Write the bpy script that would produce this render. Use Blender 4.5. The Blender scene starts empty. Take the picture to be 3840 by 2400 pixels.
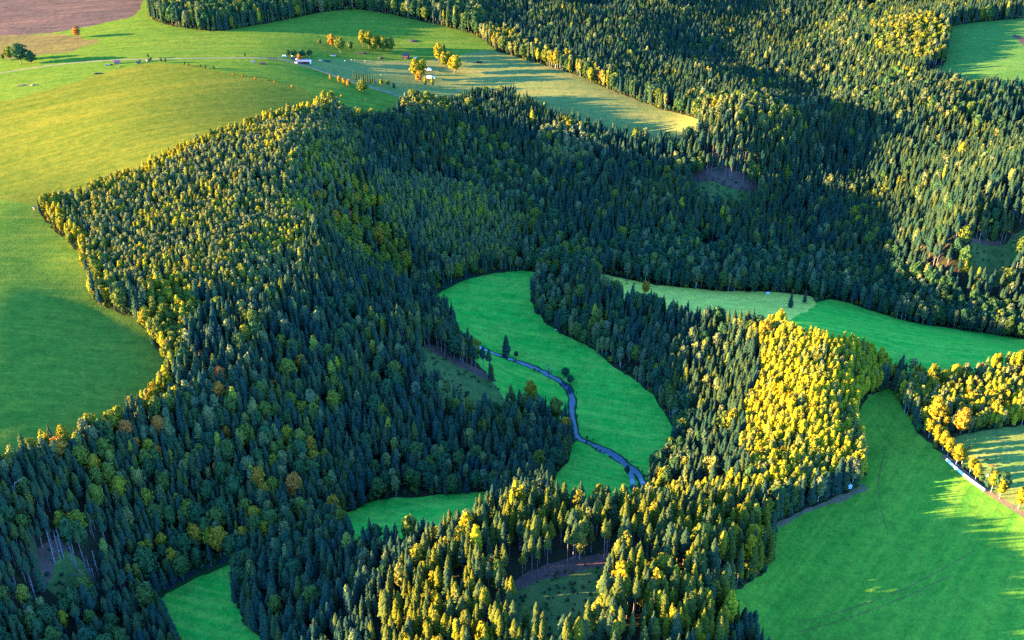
import bpy, math, random
import numpy as np
from mathutils import Vector, Matrix, kdtree

random.seed(7)
rng = np.random.default_rng(11)
R = math.radians
sc = bpy.context.scene
col = sc.collection

# ------------------------------------------------------------------ camera, sky, sun, exposure
CAM_Z, PITCH, HFOV = 440.0, 30.0, 50.0
cam_d = bpy.data.cameras.new('camera')
cam = bpy.data.objects.new('camera', cam_d)
col.objects.link(cam)
cam.location = (0, 0, CAM_Z)
cam.rotation_euler = (R(90 - PITCH), 0, 0)
cam_d.sensor_fit = 'HORIZONTAL'
cam_d.angle = R(HFOV)
cam_d.clip_start, cam_d.clip_end = 1.0, 40000.0
sc.camera = cam

SUN_EL, SUN_AZ = 8.2, 2.0          # degrees; azimuth: how far behind the camera plane, from the west
world = bpy.data.worlds.new('World')
sc.world = world
world.use_nodes = True
wn = world.node_tree.nodes
bg = wn['Background']
sky = wn.new('ShaderNodeTexSky')
sky.sky_type = 'NISHITA'
sky.sun_disc = False
sky.sun_elevation = R(SUN_EL)
sky.sun_rotation = math.atan2(-math.cos(R(SUN_AZ)), -math.sin(R(SUN_AZ)))
sky.air_density, sky.dust_density, sky.ozone_density = 1.0, 0.0, 6.5
world.node_tree.links.new(sky.outputs[0], bg.inputs[0])
bg.inputs[1].default_value = 0.15

sun_d = bpy.data.lights.new('sun', 'SUN')
sun_d.energy = 4.3
sun_d.angle = R(0.5)
sun_d.color = (1.0, 0.70, 0.24)
sun = bpy.data.objects.new('sun', sun_d)
col.objects.link(sun)
ce = math.cos(R(SUN_EL))
sun_dir = Vector((ce * math.cos(R(SUN_AZ)), ce * math.sin(R(SUN_AZ)), -math.sin(R(SUN_EL))))
sun.rotation_euler = sun_dir.to_track_quat('-Z', 'Y').to_euler()
sun.location = (-900, 300, 500)

sc.view_settings.view_transform = 'Standard'
sc.view_settings.look = 'None'
sc.view_settings.exposure = 4.05
sc.view_settings.gamma = 1.0
sc.view_settings.use_curve_mapping = False
sc.render.engine = 'CYCLES'
sc.cycles.max_bounces = 4
sc.cycles.diffuse_bounces = 1
sc.cycles.transmission_bounces = 2
sc.cycles.use_denoising = False

# ------------------------------------------------------------------ the photograph's geometry (3840 x 2400 survey points -> ground)
W, H = 3840.0, 2400.0
FPX = (W / 2) / math.tan(R(HFOV / 2))
cp, sp_ = math.cos(R(PITCH)), math.sin(R(PITCH))

def rays(px, py):
    u = (np.asarray(px, float) - W / 2) / FPX
    v = (H / 2 - np.asarray(py, float)) / FPX
    return np.stack([u, cp + v * sp_, -sp_ + v * cp], -1)

def at_z(px, py, z):
    d = rays(px, py)
    t = (CAM_Z - np.asarray(z, float)) / -d[..., 2]
    return d[..., 0] * t, d[..., 1] * t

def project(x, y, z):
    dz = np.asarray(z, float) - CAM_Z
    depth = y * cp - dz * sp_
    up = y * sp_ + dz * cp
    return W / 2 + FPX * x / depth, H / 2 - FPX * up / depth, depth

CTRL = [
 (3780,960,-16),
 (3580,900,4),
 (3300,1000,-43),
 (3300,800,-41),
 (1400,600,24),
 (1300,700,32),
 (3020,1800,-6),
 (2870,1400,-5),
 (2750,1450,-21),
 (2660,1400,-27),
 (3080,1480,8),
 (2500,330,4),
 (2750,330,-2),
 (3840,850,16),
 (3840,560,14),
 (3500,560,0),
 (2700,200,-2),
 (2300,60,20),
 (800,1000,37),
 (1000,1050,32),
 (0,30,33),(300,60,39),(600,30,46),(1000,20,46),(1400,20,41),(1800,60,32),(100,200,28),(450,180,35),(800,180,36),
 (1100,150,34),(1350,120,31),(1500,160,24),(1700,170,21),(1130,225,31),(1300,260,21),(1500,270,16),(1650,300,12),(1850,230,15),
 (0,330,31.2),(300,320,37.8),(550,260,39.4),(700,330,44.7),(900,300,40.6),(1100,350,35.4),(1300,330,28),(1420,430,19),(0,480,34),
 (250,480,42),(500,480,49),(700,450,49.2),(900,430,45.2),(0,650,35),(200,650,39),(400,620,43),(0,800,39),(0,1100,38.5),
 (0,1400,34.5),(0,1600,28),(150,1000,32.5),(300,1200,28),(200,1400,28.5),(450,1350,22),(350,1550,20),(150,790,37),(500,800,38),
 (800,500,51),(1000,500,50),(800,800,41),(1100,700,46),(1250,550,43),(1200,900,24),(1450,850,-2),(1400,1000,-25),(1600,1090,-38),
 (1600,700,-8),(1500,500,12),(1800,850,-25),(1950,980,-36),(2050,800,-25),(2100,600,-14),(2000,420,6),(2300,430,8),(2560,450,8),
 (2300,800,-28),(2300,950,-32),(2600,850,-34),(2600,650,-19),(2700,500,13),(2950,480,17),(2900,700,-30),(2900,950,-41),(3200,1000,-42),
 (3200,800,-38),(3100,600,-20),(3050,400,-8),(3300,420,16),(3500,400,24),(3600,550,4),(3400,700,-20),(3500,850,-14),(3700,800,16),
 (3840,700,38),(3700,950,-10),(3600,1100,-38),(3840,1100,-34),(3300,150,33),(3000,200,0),(2900,100,6),(2500,200,2),(2300,150,13),
 (2100,100,21),(2500,30,24),(3000,20,20),(3500,30,32),(3700,200,42),(3840,60,48),(2150,270,13),(2400,380,10),(2240,1040,-33),
 (2500,1080,-36),(2800,1110,-39),(3050,1130,-41),(3300,1190,-42),(3600,1250,-42),(3840,1290,-42),(1700,1100,-38),(1950,1030,-37),(1900,1200,-38),
 (2100,1300,-38),(2200,1450,-38.5),(2400,1500,-37),(2300,1650,-39),(2480,1650,-37),(2200,1750,-39),(2430,1800,-39),(1850,1430,-34),(700,1500,10),
 (900,1400,15),(750,1250,19.6),(1200,1300,8),(1500,1250,0),(1600,1320,-7),(1850,1480,-32),(1200,1600,-14),(1500,1600,-20),(1700,1600,-28),
 (2050,1700,-36),(1900,1600,-33),(1000,1800,-18),(1500,1800,-34),(1700,1820,-37),(1300,1900,-37),(1500,1880,-38),(0,1800,24),(110,1720,24),
 (300,1700,16),(500,1650,10),(0,2000,12),(300,1900,2),(600,1800,-10),(800,1950,-28),(0,2300,-8),(300,2200,-20),(480,2300,-34),
 (560,2200,-39),(800,2130,-39),(700,2300,-40),(900,2400,-40),(400,2050,-12),(1100,2050,-28),(1300,2050,-22),(1300,2250,-20),(1000,2300,-34),
 (1600,2050,-8),(1600,2300,-5),(1900,2000,-3),(2200,2000,2),(2300,2150,5),(2000,2250,2),(2500,2050,6),(2700,2150,6),(2800,2000,-3),
 (2600,2350,7),(2200,2390,5),(2000,1080,-32),(2200,1150,-25),(2400,1200,-22),(2600,1220,-22),(2850,1280,0),(3100,1330,10),(3250,1400,0),
 (2900,1500,-3),(3000,1600,1),(3100,1700,-1),(2850,1750,-6),(2700,1650,-26),(2600,1550,-32),(2550,1400,-24),(2450,1400,-30),(2550,1700,-32),
 (2500,1750,-33),(2700,1850,-12),(2900,1880,-6),(3050,1880,-7),(3400,1450,-3),(3600,1400,0),(3840,1350,3),(3500,1550,2),(3700,1550,4),
 (3350,1460,-7),(3300,1650,-7),(3450,1700,0),(3300,1850,-6),(3100,2000,-8),(3500,1900,0),(3700,1950,1),(3840,2000,3),(2950,2200,-10),
 (3300,2200,-5),(3700,2250,4),(3840,2350,5),(2850,2390,-12),(3200,2390,-10),(3700,1650,6),(3840,1700,8),(3840,1600,7),(3250,900,-41),
 (3450,1080,-40),
]
c = np.array(CTRL, float)
cx, cy = at_z(c[:, 0], c[:, 1], c[:, 2])
OUT = [(-600,600,20),(-900,700,10),(-800,1200,14),(-1000,1700,18),(-1250,900,10),(-1250,1700,16),(-500,450,16),(-1250,300,0),(-450,300,-10),(0,250,-12),
       (450,350,-8),(900,500,2),(900,900,0),(1000,1300,30),(1250,700,5),(1250,1600,36),(1250,300,0),(-600,2200,46),(0,2250,50),(700,2250,50),(1250,2350,40),(-1250,2350,30)]
o_ = np.array(OUT, float)
PX = np.concatenate([cx, o_[:, 0]]) / 500.0
PY = np.concatenate([cy, o_[:, 1]]) / 500.0
PZ = np.concatenate([c[:, 2], o_[:, 2]])

def tps_k(r2):
    return r2 * np.log(r2 + 1e-9)
n = len(PX)
A = np.zeros((n + 3, n + 3))
A[:n, :n] = tps_k((PX[:, None] - PX) ** 2 + (PY[:, None] - PY) ** 2) + np.eye(n) * 2e-3
A[:n, n] = 1; A[:n, n + 1] = PX; A[:n, n + 2] = PY
A[n:, :n] = A[:n, n:].T
sol = np.linalg.solve(A, np.concatenate([PZ, [0, 0, 0]]))

STEP = 5.0
gx = np.arange(-1300, 1300.1, STEP)
gy = np.arange(200, 2400.1, STEP)
GX, GY = np.meshgrid(gx, gy)
fx, fy = GX.ravel() / 500, GY.ravel() / 500
GZ = sol[n] + sol[n + 1] * fx + sol[n + 2] * fy
for k in range(n):
    GZ += sol[k] * tps_k((fx - PX[k]) ** 2 + (fy - PY[k]) ** 2)

def vnoise(x, y, s, seed=0):
    """smooth value noise, about -1..1"""
    r = np.random.default_rng(seed).uniform(-1, 1, (256, 256))
    X, Y = np.asarray(x) / s + 1000.37, np.asarray(y) / s + 1000.71
    i, j = np.floor(X).astype(int), np.floor(Y).astype(int)
    a, b = X - i, Y - j
    a, b = a * a * (3 - 2 * a), b * b * (3 - 2 * b)
    g = lambda p, q: r[p % 256, q % 256]
    return (g(i, j) * (1 - a) + g(i + 1, j) * a) * (1 - b) + (g(i, j + 1) * (1 - a) + g(i + 1, j + 1) * a) * b

GZ = np.clip(GZ, -60, 75)
GZ += 0.25 * vnoise(GX.ravel(), GY.ravel(), 80, 1)
RELIEF = [[(2680,470),(3000,420),(3060,560),(3300,480),(3840,420),(3840,980),(3300,1010),(2500,960),(2250,820),(2250,640),(2600,560)], [(1500,-60),(2300,-60),(3200,-60),(3150,280),(2950,420),(2650,420),(2330,310),(1950,190),(1750,60)], [(700,1000),(1100,650),(1450,600),(1550,900),(1250,1150),(900,1200)]]  # ridges and gullies added to break these woods into sun and shade
for poly in RELIEF:
    P_ = np.array(poly, float); P_ = np.stack(at_z(P_[:, 0], P_[:, 1], 0.0), -1)
    d_ = np.full(GZ.shape, 1e9); ins_ = np.zeros(GZ.shape, bool); xx, yy = GX.ravel(), GY.ravel()
    for (ax, ay), (bx_, by_) in zip(P_, np.roll(P_, -1, 0)):
        ex, ey = bx_ - ax, by_ - ay
        t_ = np.clip(((xx - ax) * ex + (yy - ay) * ey) / (ex * ex + ey * ey), 0, 1)
        d_ = np.minimum(d_, np.hypot(xx - ax - t_ * ex, yy - ay - t_ * ey))
        if ay != by_: ins_ ^= ((ay > yy) != (by_ > yy)) & (xx < (bx_ - ax) * (yy - ay) / (by_ - ay) + ax)
    w_ = np.where(ins_, np.clip(d_ / 45, 0, 1), 0)
    GZ += w_ * w_ * (3 - 2 * w_) * (8.0 * vnoise(xx * 1.5, yy, 95, 61) + 3.0 * vnoise(xx, yy, 42, 62))
GZ = GZ.reshape(GX.shape)

def hz(x, y):
    X = np.clip((np.asarray(x, float) - gx[0]) / STEP, 0, len(gx) - 1.001)
    Y = np.clip((np.asarray(y, float) - gy[0]) / STEP, 0, len(gy) - 1.001)
    i, j = X.astype(int), Y.astype(int)
    a, b = X - i, Y - j
    return (GZ[j, i] * (1 - a) + GZ[j, i + 1] * a) * (1 - b) + (GZ[j + 1, i] * (1 - a) + GZ[j + 1, i + 1] * a) * b

def ground(px, py):
    """where the sight line through a survey point of the photograph meets the terrain"""
    d = rays(px, py)
    t0 = (CAM_Z - 80.0) / -d[..., 2]
    t1 = (CAM_Z + 70.0) / -d[..., 2]
    t, done = t0.copy(), np.zeros(t0.shape, bool)
    lo, hi = t0.copy(), t1.copy()
    N = 160
    for k in range(1, N + 1):
        tk = t0 + (t1 - t0) * k / N
        below = CAM_Z + d[..., 2] * tk < hz(d[..., 0] * tk, d[..., 1] * tk)
        new = below & ~done
        hi = np.where(new, tk, hi)
        lo = np.where(new, t0 + (t1 - t0) * (k - 1) / N, lo)
        done |= below
    for _ in range(12):
        m = (lo + hi) / 2
        below = CAM_Z + d[..., 2] * m < hz(d[..., 0] * m, d[..., 1] * m)
        hi = np.where(below, m, hi); lo = np.where(below, lo, m)
    return d[..., 0] * hi, d[..., 1] * hi

V = 3840.0 / 2419.0
def pts(lst, s=1.0):
    a = np.array(lst, float) * s
    x, y = ground(a[:, 0], a[:, 1])
    return np.stack([x, y], -1)

def chaikin(P, closed=True, k=2):
    for _ in range(k):
        Q = np.roll(P, -1, 0) if closed else P[1:]
        B = P if closed else P[:-1]
        N = np.empty((len(B) * 2, 2))
        N[0::2] = B * .75 + Q * .25
        N[1::2] = B * .25 + Q * .75
        P = N if closed else np.concatenate([P[:1], N, P[-1:]])
    return P

def seg_dist(x, y, P, closed):
    d2 = np.full(x.shape, 1e18)
    Q = np.roll(P, -1, 0) if closed else P[1:]
    for (ax, ay), (bx, by) in zip(P if closed else P[:-1], Q):
        ex, ey = bx - ax, by - ay
        L = ex * ex + ey * ey + 1e-9
        t = np.clip(((x - ax) * ex + (y - ay) * ey) / L, 0, 1)
        d2 = np.minimum(d2, (x - ax - t * ex) ** 2 + (y - ay - t * ey) ** 2)
    return np.sqrt(d2)

def inside(x, y, P):
    r = np.zeros(x.shape, bool)
    for (ax, ay), (bx, by) in zip(P, np.roll(P, -1, 0)):
        if ay == by: continue
        r ^= ((ay > y) != (by > y)) & (x < (bx - ax) * (y - ay) / (by - ay) + ax)
    return r

class Area:
    """a patch of ground: sdf > 0 inside"""
    def __init__(s, P, width=None):
        s.width = width
        s.P = chaikin(P, width is None)
        w = (width or 0) + 60
        s.box = (s.P[:, 0].min() - w, s.P[:, 0].max() + w, s.P[:, 1].min() - w, s.P[:, 1].max() + w)
    def sdf(s, x, y):
        out = np.full(x.shape, -60.0)
        m = (x > s.box[0]) & (x < s.box[1]) & (y > s.box[2]) & (y < s.box[3])
        if m.any():
            d = seg_dist(x[m], y[m], s.P, s.width is None)
            out[m] = s.width - d if s.width else np.where(inside(x[m], y[m], s.P), d, -d)
        return out

# ------------------------------------------------------------------ ground cover, surveyed from the photograph
UPPER = [(-1800,-200),(545,-200),(548,60),(600,85),(680,105),(790,118),(880,110),(960,95),(1100,68),(1200,45),(1330,32),(1450,50),(1560,75),(1700,105),
 (1800,135),(1850,180),(1920,225),(1990,250),(2080,268),(2190,300),(2260,335),(2340,370),(2430,405),(2560,435),(2600,470),(2560,520),(2450,510),(2300,500),
 (2150,455),(2050,420),(1960,370),(1900,330),(1800,340),(1700,375),(1640,380),(1560,375),(1500,400),(1490,450),(1440,480),(1340,460),(1280,420),(1250,385),
 (1140,393),(1030,425),(920,470),(760,523),(590,603),(400,682),(230,755),(135,781),(165,825),(238,889),(300,952),(325,1016),(341,1095),(352,1143),
 (460,1167),(548,1230),(580,1300),(635,1365),(643,1400),(640,1437),(540,1532),(445,1595),(318,1635),(206,1683),(110,1706),(48,1762),(-100,1795),(-1800,1800)]
PLOUGH = [(-1700,-190),(560,-200),(552,52),(400,85),(250,115),(150,130),(-1700,132)]
STUBBLE = [(-1700,120),(160,120),(290,140),(385,152),(300,185),(150,215),(-1700,245)]
PASTURE = [(1110,226),(1230,219),(1330,224),(1500,230),(1600,226),(1680,215),(1780,192),(1830,180),(1960,220),(2080,255),(2190,290),(2270,330),(2350,360),(2450,400),
 (2600,430),(2640,480),(2560,560),(2450,540),(2300,520),(2150,480),(2050,440),(1960,400),(1900,360),(1800,370),(1700,405),(1640,400),(1560,385),(1500,362),(1400,332),(1300,302),(1200,264),(1130,240)]
HAY = [(-1700,430),(0,388),(180,336),(350,287),(480,252),(560,238),(700,242),(850,270),(1000,300),(1100,322),(1180,345),(1200,420),(1030,445),(920,490),(760,543),(590,623),(400,702),(230,775),(120,765),(0,735),(-1700,700)]
MEADOW = [(1015,692),(1060,668),(1130,648),(1200,639),(1262,637),(1275,655),(1258,680),(1254,715),(1272,748),(1310,778),(1380,812),(1430,850),(1490,890),(1530,920),(1565,970),(1595,1015),
 (1590,1060),(1555,1095),(1532,1130),(1530,1200),(1480,1220),(1320,1215),(1290,1160),(1320,1110),(1345,1080),(1352,1045),(1340,1010),(1300,985),(1230,980),(1195,955),(1172,905),(1120,850),(1090,800),(1060,760),(1030,720)]
CLEARING = [(995,815),(1030,828),(1100,863),(1165,903),(1203,938),(1205,975),(1190,1000),(1110,985),(1045,945),(1010,890),(985,840)]
STRIP = [(800,1220),(860,1190),(950,1172),(1100,1163),(1160,1160),(1180,1200),(1120,1250),(1000,1285),(880,1295),(790,1260)]
BOTTOM = [(352,1408),(430,1366),(500,1336),(552,1318),(562,1345),(556,1400),(560,1450),(600,1490),(680,1560),(640,1650),(420,1600),(430,1520),(385,1450)]
VALLEY = [(1395,640),(1470,657),(1540,673),(1640,681),(1740,689),(1850,691),(1948,706),(1885,742),(1828,800),(1700,775),(1600,750),(1500,730),(1430,700)]
VALLEYG = [(1925,706),(2000,712),(2080,740),(2150,762),(2250,776),(2330,787),(2419,800),(2560,815),(2560,860),(2460,862),(2380,865),(2300,890),(2200,905),(2110,880),(2040,840),(1930,830),(1830,790),(1856,738)]
FIELD = [(2110,908),(2122,950),(2150,995),(2185,1035),(2240,1085),(2330,1160),(2380,1193),(2440,1232),(2700,1400),(2700,1800),(1850,1750),(1800,1560),(1765,1500),(1705,1455),
 (1700,1430),(1720,1400),(1790,1365),(1822,1335),(1830,1290),(1818,1248),(1850,1230),(1910,1200),(1990,1175),(2036,1150),(2042,1110),(2026,1050),(2018,985),(2043,940)]
PADDOCK = [(2230,1042),(2290,1022),(2350,1012),(2430,1003),(2700,990),(2700,1380),(2440,1222),(2385,1187),(2335,1152),(2280,1100),(2245,1072)]
FARFIELD = [(2230,62),(2330,50),(2430,42),(2700,20),(2700,240),(2420,222),(2300,225),(2240,215),(2225,180),(2238,120)]
CLEAR2 = [(1625,412),(1700,416),(1760,436),(1795,450),(1782,498),(1705,512),(1635,488)]
CLEAR3 = [(2265,590),(2310,573),(2400,546),(2450,538),(2410,600),(2375,660),(2335,690),(2290,640)]
CLEAR4 = [(1205,1400),(1250,1368),(1330,1343),(1400,1328),(1445,1335),(1437,1370),(1420,1410),(1428,1490),(1350,1535),(1250,1518),(1205,1465)]
CLEAR5 = [(92,1290),(150,1283),(205,1340),(240,1395),(205,1440),(130,1425),(92,1360)]
CLEAR6 = [(2183,165),(2238,148),(2245,215),(2190,200)]
CLEAR7 = [(1640,580),(1685,575),(1700,600),(1660,622)]
TOPMEADOW = [(3245,22),(3292,15),(3290,50),(3250,62)]
RIVER = [(850,740),(935,722),(1005,697),(1060,668),(1125,644),(1195,634),(1262,628)]        # under the trees along the top of the meadow
RIVER2 = [(1085,795),(1155,828),(1215,848),(1262,866),(1300,885),(1335,905),(1352,930),(1350,970),(1356,1005),(1362,1032),(1400,1048),(1450,1072),(1490,1100),(1520,1128),(1520,1170),(1480,1215)]
SIDE = [(1415,1060),(1455,1075),(1488,1105),(1497,1140),(1500,1180)]
RIVER3 = [(300,1440),(350,1403),(430,1360),(500,1330),(552,1312),(640,1290),(760,1250)]
ROAD = [(-60,282),(0,274),(150,250),(300,233),(420,225),(560,222),(800,219),(960,216),(1060,222),(1110,236),(1200,262),(1300,300),(1400,331),(1480,354),(1540,380)]
LANE = [(2232,1078),(2285,1124),(2330,1161),(2385,1193),(2440,1230),(2560,1300)]
LANE2 = [(2036,1152),(1990,1177),(1910,1203),(1850,1233),(1822,1250)]
BARE = [(1205,1388),(1240,1352),(1320,1322),(1400,1306),(1450,1312),(1440,1336),(1390,1345),(1330,1358),(1270,1374),(1220,1398)]
BARE2 = [(1615,408),(1660,398),(1760,415),(1805,440),(1780,456),(1740,446),(1690,432),(1630,425)]
BARE3 = [(85,1288),(150,1275),(185,1290),(150,1310),(120,1345),(95,1400),(80,1350)]
BARE4 = [(990,808),(1040,822),(1110,858),(1170,896),(1170,906),(1100,872),(1030,838)]
BARE5 = [(2258,584),(2310,558),(2410,533),(2430,540),(2400,549),(2310,572),(2268,592)]
FARROAD = [(2375,72),(2419,90),(2500,120),(2500,180),(2430,120)]

TRACKS = [[(2990,2335),(3180,2285),(3370,2222),(3520,2145),(3660,2062)], [(2960,2375),(3180,2318),(3400,2240),(3560,2160)], [(3330,2000),(3300,1900),(3290,1800),(3320,1690)]]
for off in (0, 14, 32, 52): TRACKS.append([(318 - off,960 + off * .4),(388 - off,1060 + off * .4),(425 - off,1150 + off * .5),(510 - off,1200 + off * .6),(575 - off,1255 + off * .5),(612 - off,1310 + off * .3),(620 - off,1390)])
TRACKS += [[(0,720),(60,765),(118,800),(150,850),(220,910)], [(250,165),(380,158),(520,165),(700,182),(800,200)]]
def rd(P, w): return Area(pts(P, 1.0), w)
def v(P, w=None): return Area(pts(P, V), w)
A_ = {
 'river': [v(RIVER, 1.0), v(RIVER2, 2.0), v(RIVER3, 1.0)],
 'stream': [v(SIDE, 1.7)],
 'river_bank': [v(RIVER, 4.5), v(RIVER2, 3.3), v(RIVER3, 5.5), v(SIDE, 2.6)],
 'road': [rd(ROAD, 1.9)],
 'lane': [v(LANE, 2.2)],
 'field_edge': [v(LANE2, 1.6)],
 'wheel_track': [Area(pts(P, 1.0), .55) for P in TRACKS],
 'ploughed_field': [Area(pts(PLOUGH)), v(FARROAD)],
 'stubble_field': [Area(pts(STUBBLE))],
 'pasture': [Area(pts(PASTURE))],
 'hay_meadow': [Area(pts(HAY))],
 'upland_field': [Area(pts(UPPER))],
 'valley_pasture': [v(VALLEY)],
 'river_meadow': [v(MEADOW), v(STRIP), v(BOTTOM), v(VALLEYG)],
 'sloping_field': [v(FIELD)],
 'paddock': [v(PADDOCK)],
 'far_field': [v(FARFIELD), Area(pts(TOPMEADOW))],
 'bare_earth': [v(BARE), v(BARE2), v(BARE3), v(BARE4), v(BARE5)],
 'clearing': [v(CLEARING), v(CLEAR2), v(CLEAR3), v(CLEAR4), v(CLEAR5), v(CLEAR6), v(CLEAR7)],
}
OPEN = [k for k in A_ if k not in ('stream', 'river_bank', 'bare_earth', 'wheel_track')]

def open_sdf(x, y, keys=OPEN):
    s = np.full(x.shape, -60.0)
    for k in keys:
        for a in A_[k]:
            s = np.maximum(s, a.sdf(x, y))
    return s

# ------------------------------------------------------------------ materials
def new_mat(name):
    m = bpy.data.materials.new(name)
    m.use_nodes = True
    nt = m.node_tree
    b = nt.nodes['Principled BSDF']
    b.inputs['Roughness'].default_value = 0.95
    b.inputs['Specular IOR Level'].default_value = 0.0
    return m, nt, b

def N(nt, kind, **kw):
    nd = nt.nodes.new(kind)
    for k, val in kw.items():
        if k in nd.inputs: nd.inputs[k].default_value = val
        else: setattr(nd, k, val)
    return nd

def ramp(nt, fac, stops):
    r = nt.nodes.new('ShaderNodeValToRGB')
    e = r.color_ramp.elements
    while len(e) < len(stops): e.new(0.5)
    for el, (p, cc) in zip(e, stops):
        el.position = p; el.color = (*cc, 1)
    nt.links.new(fac, r.inputs[0])
    return r.outputs[0]

def mixc(nt, fac, a, b, blend='MIX'):
    m = nt.nodes.new('ShaderNodeMix')
    m.data_type = 'RGBA'; m.blend_type = blend
    for s, val in ((m.inputs[0], fac), (m.inputs[6], a), (m.inputs[7], b)):
        if isinstance(val, (int, float)): s.default_value = val
        elif isinstance(val, tuple): s.default_value = (*val, 1)
        else: nt.links.new(val, s)
    return m.outputs[2]

def grass_mat(name, c1, c2, c3, stripe=None, stripe_amt=0.25, patch=60.0, fine=2.0, bump=0.4):
    m, nt, b = new_mat(name)
    geo = N(nt, 'ShaderNodeNewGeometry')
    n1 = N(nt, 'ShaderNodeTexNoise', Scale=1 / patch, Detail=5.0, Roughness=0.6)
    n2 = N(nt, 'ShaderNodeTexNoise', Scale=1 / fine, Detail=3.0, Roughness=0.7)
    n3 = N(nt, 'ShaderNodeTexNoise', Scale=1 / (patch * 0.22), Detail=4.0, Roughness=0.65)
    for q in (n1, n2, n3): nt.links.new(geo.outputs['Position'], q.inputs['Vector'])
    base = ramp(nt, n1.outputs[0], [(0.30, c1), (0.52, c2), (0.72, c3)])
    base = mixc(nt, 0.55, base, ramp(nt, n3.outputs[0], [(0.3, c1), (0.5, c2), (0.7, c3)]))
    if stripe is not None:
        mp = N(nt, 'ShaderNodeMapping')
        mp.inputs['Rotation'].default_value = (0, 0, R(stripe[0]))
        nt.links.new(geo.outputs['Position'], mp.inputs[0])
        f = N(nt, 'ShaderNodeMath', operation='ADD')
        for q_, (sc1, sc2) in enumerate(((stripe[1], .05), (stripe[1] * .35, .04))):
            nn = N(nt, 'ShaderNodeTexNoise', Scale=1 / sc1, Detail=3.0, Distortion=stripe[2] * .03)
            mp2 = N(nt, 'ShaderNodeMapping')
            mp2.inputs['Scale'].default_value = (sc2, 1.0, 1)
            nt.links.new(mp.outputs[0], mp2.inputs[0]); nt.links.new(mp2.outputs[0], nn.inputs['Vector'])
            rr = N(nt, 'ShaderNodeMapRange')
            rr.inputs[1].default_value, rr.inputs[2].default_value = .45, .68
            nt.links.new(nn.outputs[0], rr.inputs[0]); nt.links.new(rr.outputs[0], f.inputs[q_])
        f2 = N(nt, 'ShaderNodeMath', operation='MULTIPLY')
        nt.links.new(f.outputs[0], f2.inputs[0]); f2.inputs[1].default_value = stripe_amt
        base = mixc(nt, f2.outputs[0], base, tuple(min(1, q * k_) for q, k_ in zip(c3, (1.7, 1.35, 1.2))))
    n4 = N(nt, 'ShaderNodeTexNoise', Scale=1 / 7.0, Detail=4.0, Roughness=0.7)
    nt.links.new(geo.outputs['Position'], n4.inputs['Vector'])
    base = mixc(nt, 1.0, base, ramp(nt, n4.outputs[0], [(0.30, (.70, .74, .80)), (0.5, (1, 1, 1)), (0.70, (1.32, 1.16, 1.05))]), 'MULTIPLY')
    sp = ramp(nt, n2.outputs[0], [(0.25, (0.72, 0.72, 0.72)), (0.75, (1.25, 1.25, 1.25))])
    base = mixc(nt, 1.0, base, sp, 'MULTIPLY')
    nt.links.new(base, b.inputs['Base Color'])
    bp = N(nt, 'ShaderNodeBump', Strength=bump, Distance=0.5)
    nt.links.new(n2.outputs[0], bp.inputs['Height'])
    nt.links.new(bp.outputs[0], b.inputs['Normal'])
    return m

G = {
 'upland_field': grass_mat('grass_upland', (.052,.112,.013), (.068,.125,.015), (.096,.132,.017), (-6, 7.0, 6.0), .35, 90),
 'hay_meadow': grass_mat('grass_hay', (.062,.092,.011), (.090,.108,.013), (.118,.118,.015), (-28, 16.0, 9.0), .28, 60),
 'pasture': grass_mat('grass_pasture', (.10,.125,.035), (.12,.145,.035), (.17,.14,.045), (4, 12.0, 4.0), .3, 40),
 'ploughed_field': grass_mat('soil', (.056,.041,.034), (.064,.047,.039), (.074,.054,.045), (-2, 9.0, 4.0), .5, 90),
 'stubble_field': grass_mat('stubble', (.085,.065,.026), (.10,.077,.032), (.10,.10,.025), (-8, 8.0, 4.0), .4, 50),
 'river_meadow': grass_mat('grass_meadow', (.010,.20,.022), (.018,.25,.026), (.13,.25,.036), (20, 8.0, 8.0), .3, 44),
 'valley_pasture': grass_mat('grass_valley', (.33,.32,.045), (.40,.36,.055), (.47,.37,.065), (5, 8.0, 9.0), .25, 30),
 'sloping_field': grass_mat('grass_slope', (.046,.165,.016), (.062,.18,.018), (.090,.178,.020), (-52, 9.0, 7.0), .4, 60),
 'paddock': grass_mat('grass_paddock', (.06,.15,.024), (.10,.155,.032), (.15,.155,.042), (3, 8.0, 7.0), .4, 40),
 'far_field': grass_mat('grass_far', (.050,.125,.024), (.060,.14,.026), (.085,.14,.03), (20, 9.0, 7.0), .3, 60),
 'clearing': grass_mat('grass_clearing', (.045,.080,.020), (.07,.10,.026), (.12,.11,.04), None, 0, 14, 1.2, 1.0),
 'bare_earth': grass_mat('needle_litter', (.075,.040,.032), (.105,.055,.043), (.135,.072,.056), None, 0, 10, 1.0, 0.8),
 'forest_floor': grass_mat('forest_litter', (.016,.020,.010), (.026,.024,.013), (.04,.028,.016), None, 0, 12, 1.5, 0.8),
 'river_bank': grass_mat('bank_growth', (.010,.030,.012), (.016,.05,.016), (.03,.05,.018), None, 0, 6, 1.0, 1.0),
 'wheel_track': grass_mat('track_grass', (.07,.115,.018), (.095,.125,.024), (.12,.125,.03), None, 0, 10),
 'road': grass_mat('gravel', (.14,.115,.085), (.17,.14,.10), (.20,.165,.12), None, 0, 12),
 'lane': grass_mat('lane_earth', (.11,.08,.045), (.15,.105,.06), (.18,.125,.07), None, 0, 10),
 'field_edge': grass_mat('edge_earth', (.09,.10,.04), (.16,.11,.06), (.20,.13,.08), None, 0, 8),
}
m, nt, b = new_mat('water')
b.inputs['Base Color'].default_value = (.016, .030, .045, 1)
b.inputs['Roughness'].default_value = 0.10
b.inputs['Specular IOR Level'].default_value = 0.5
geo = N(nt, 'ShaderNodeNewGeometry')
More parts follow.
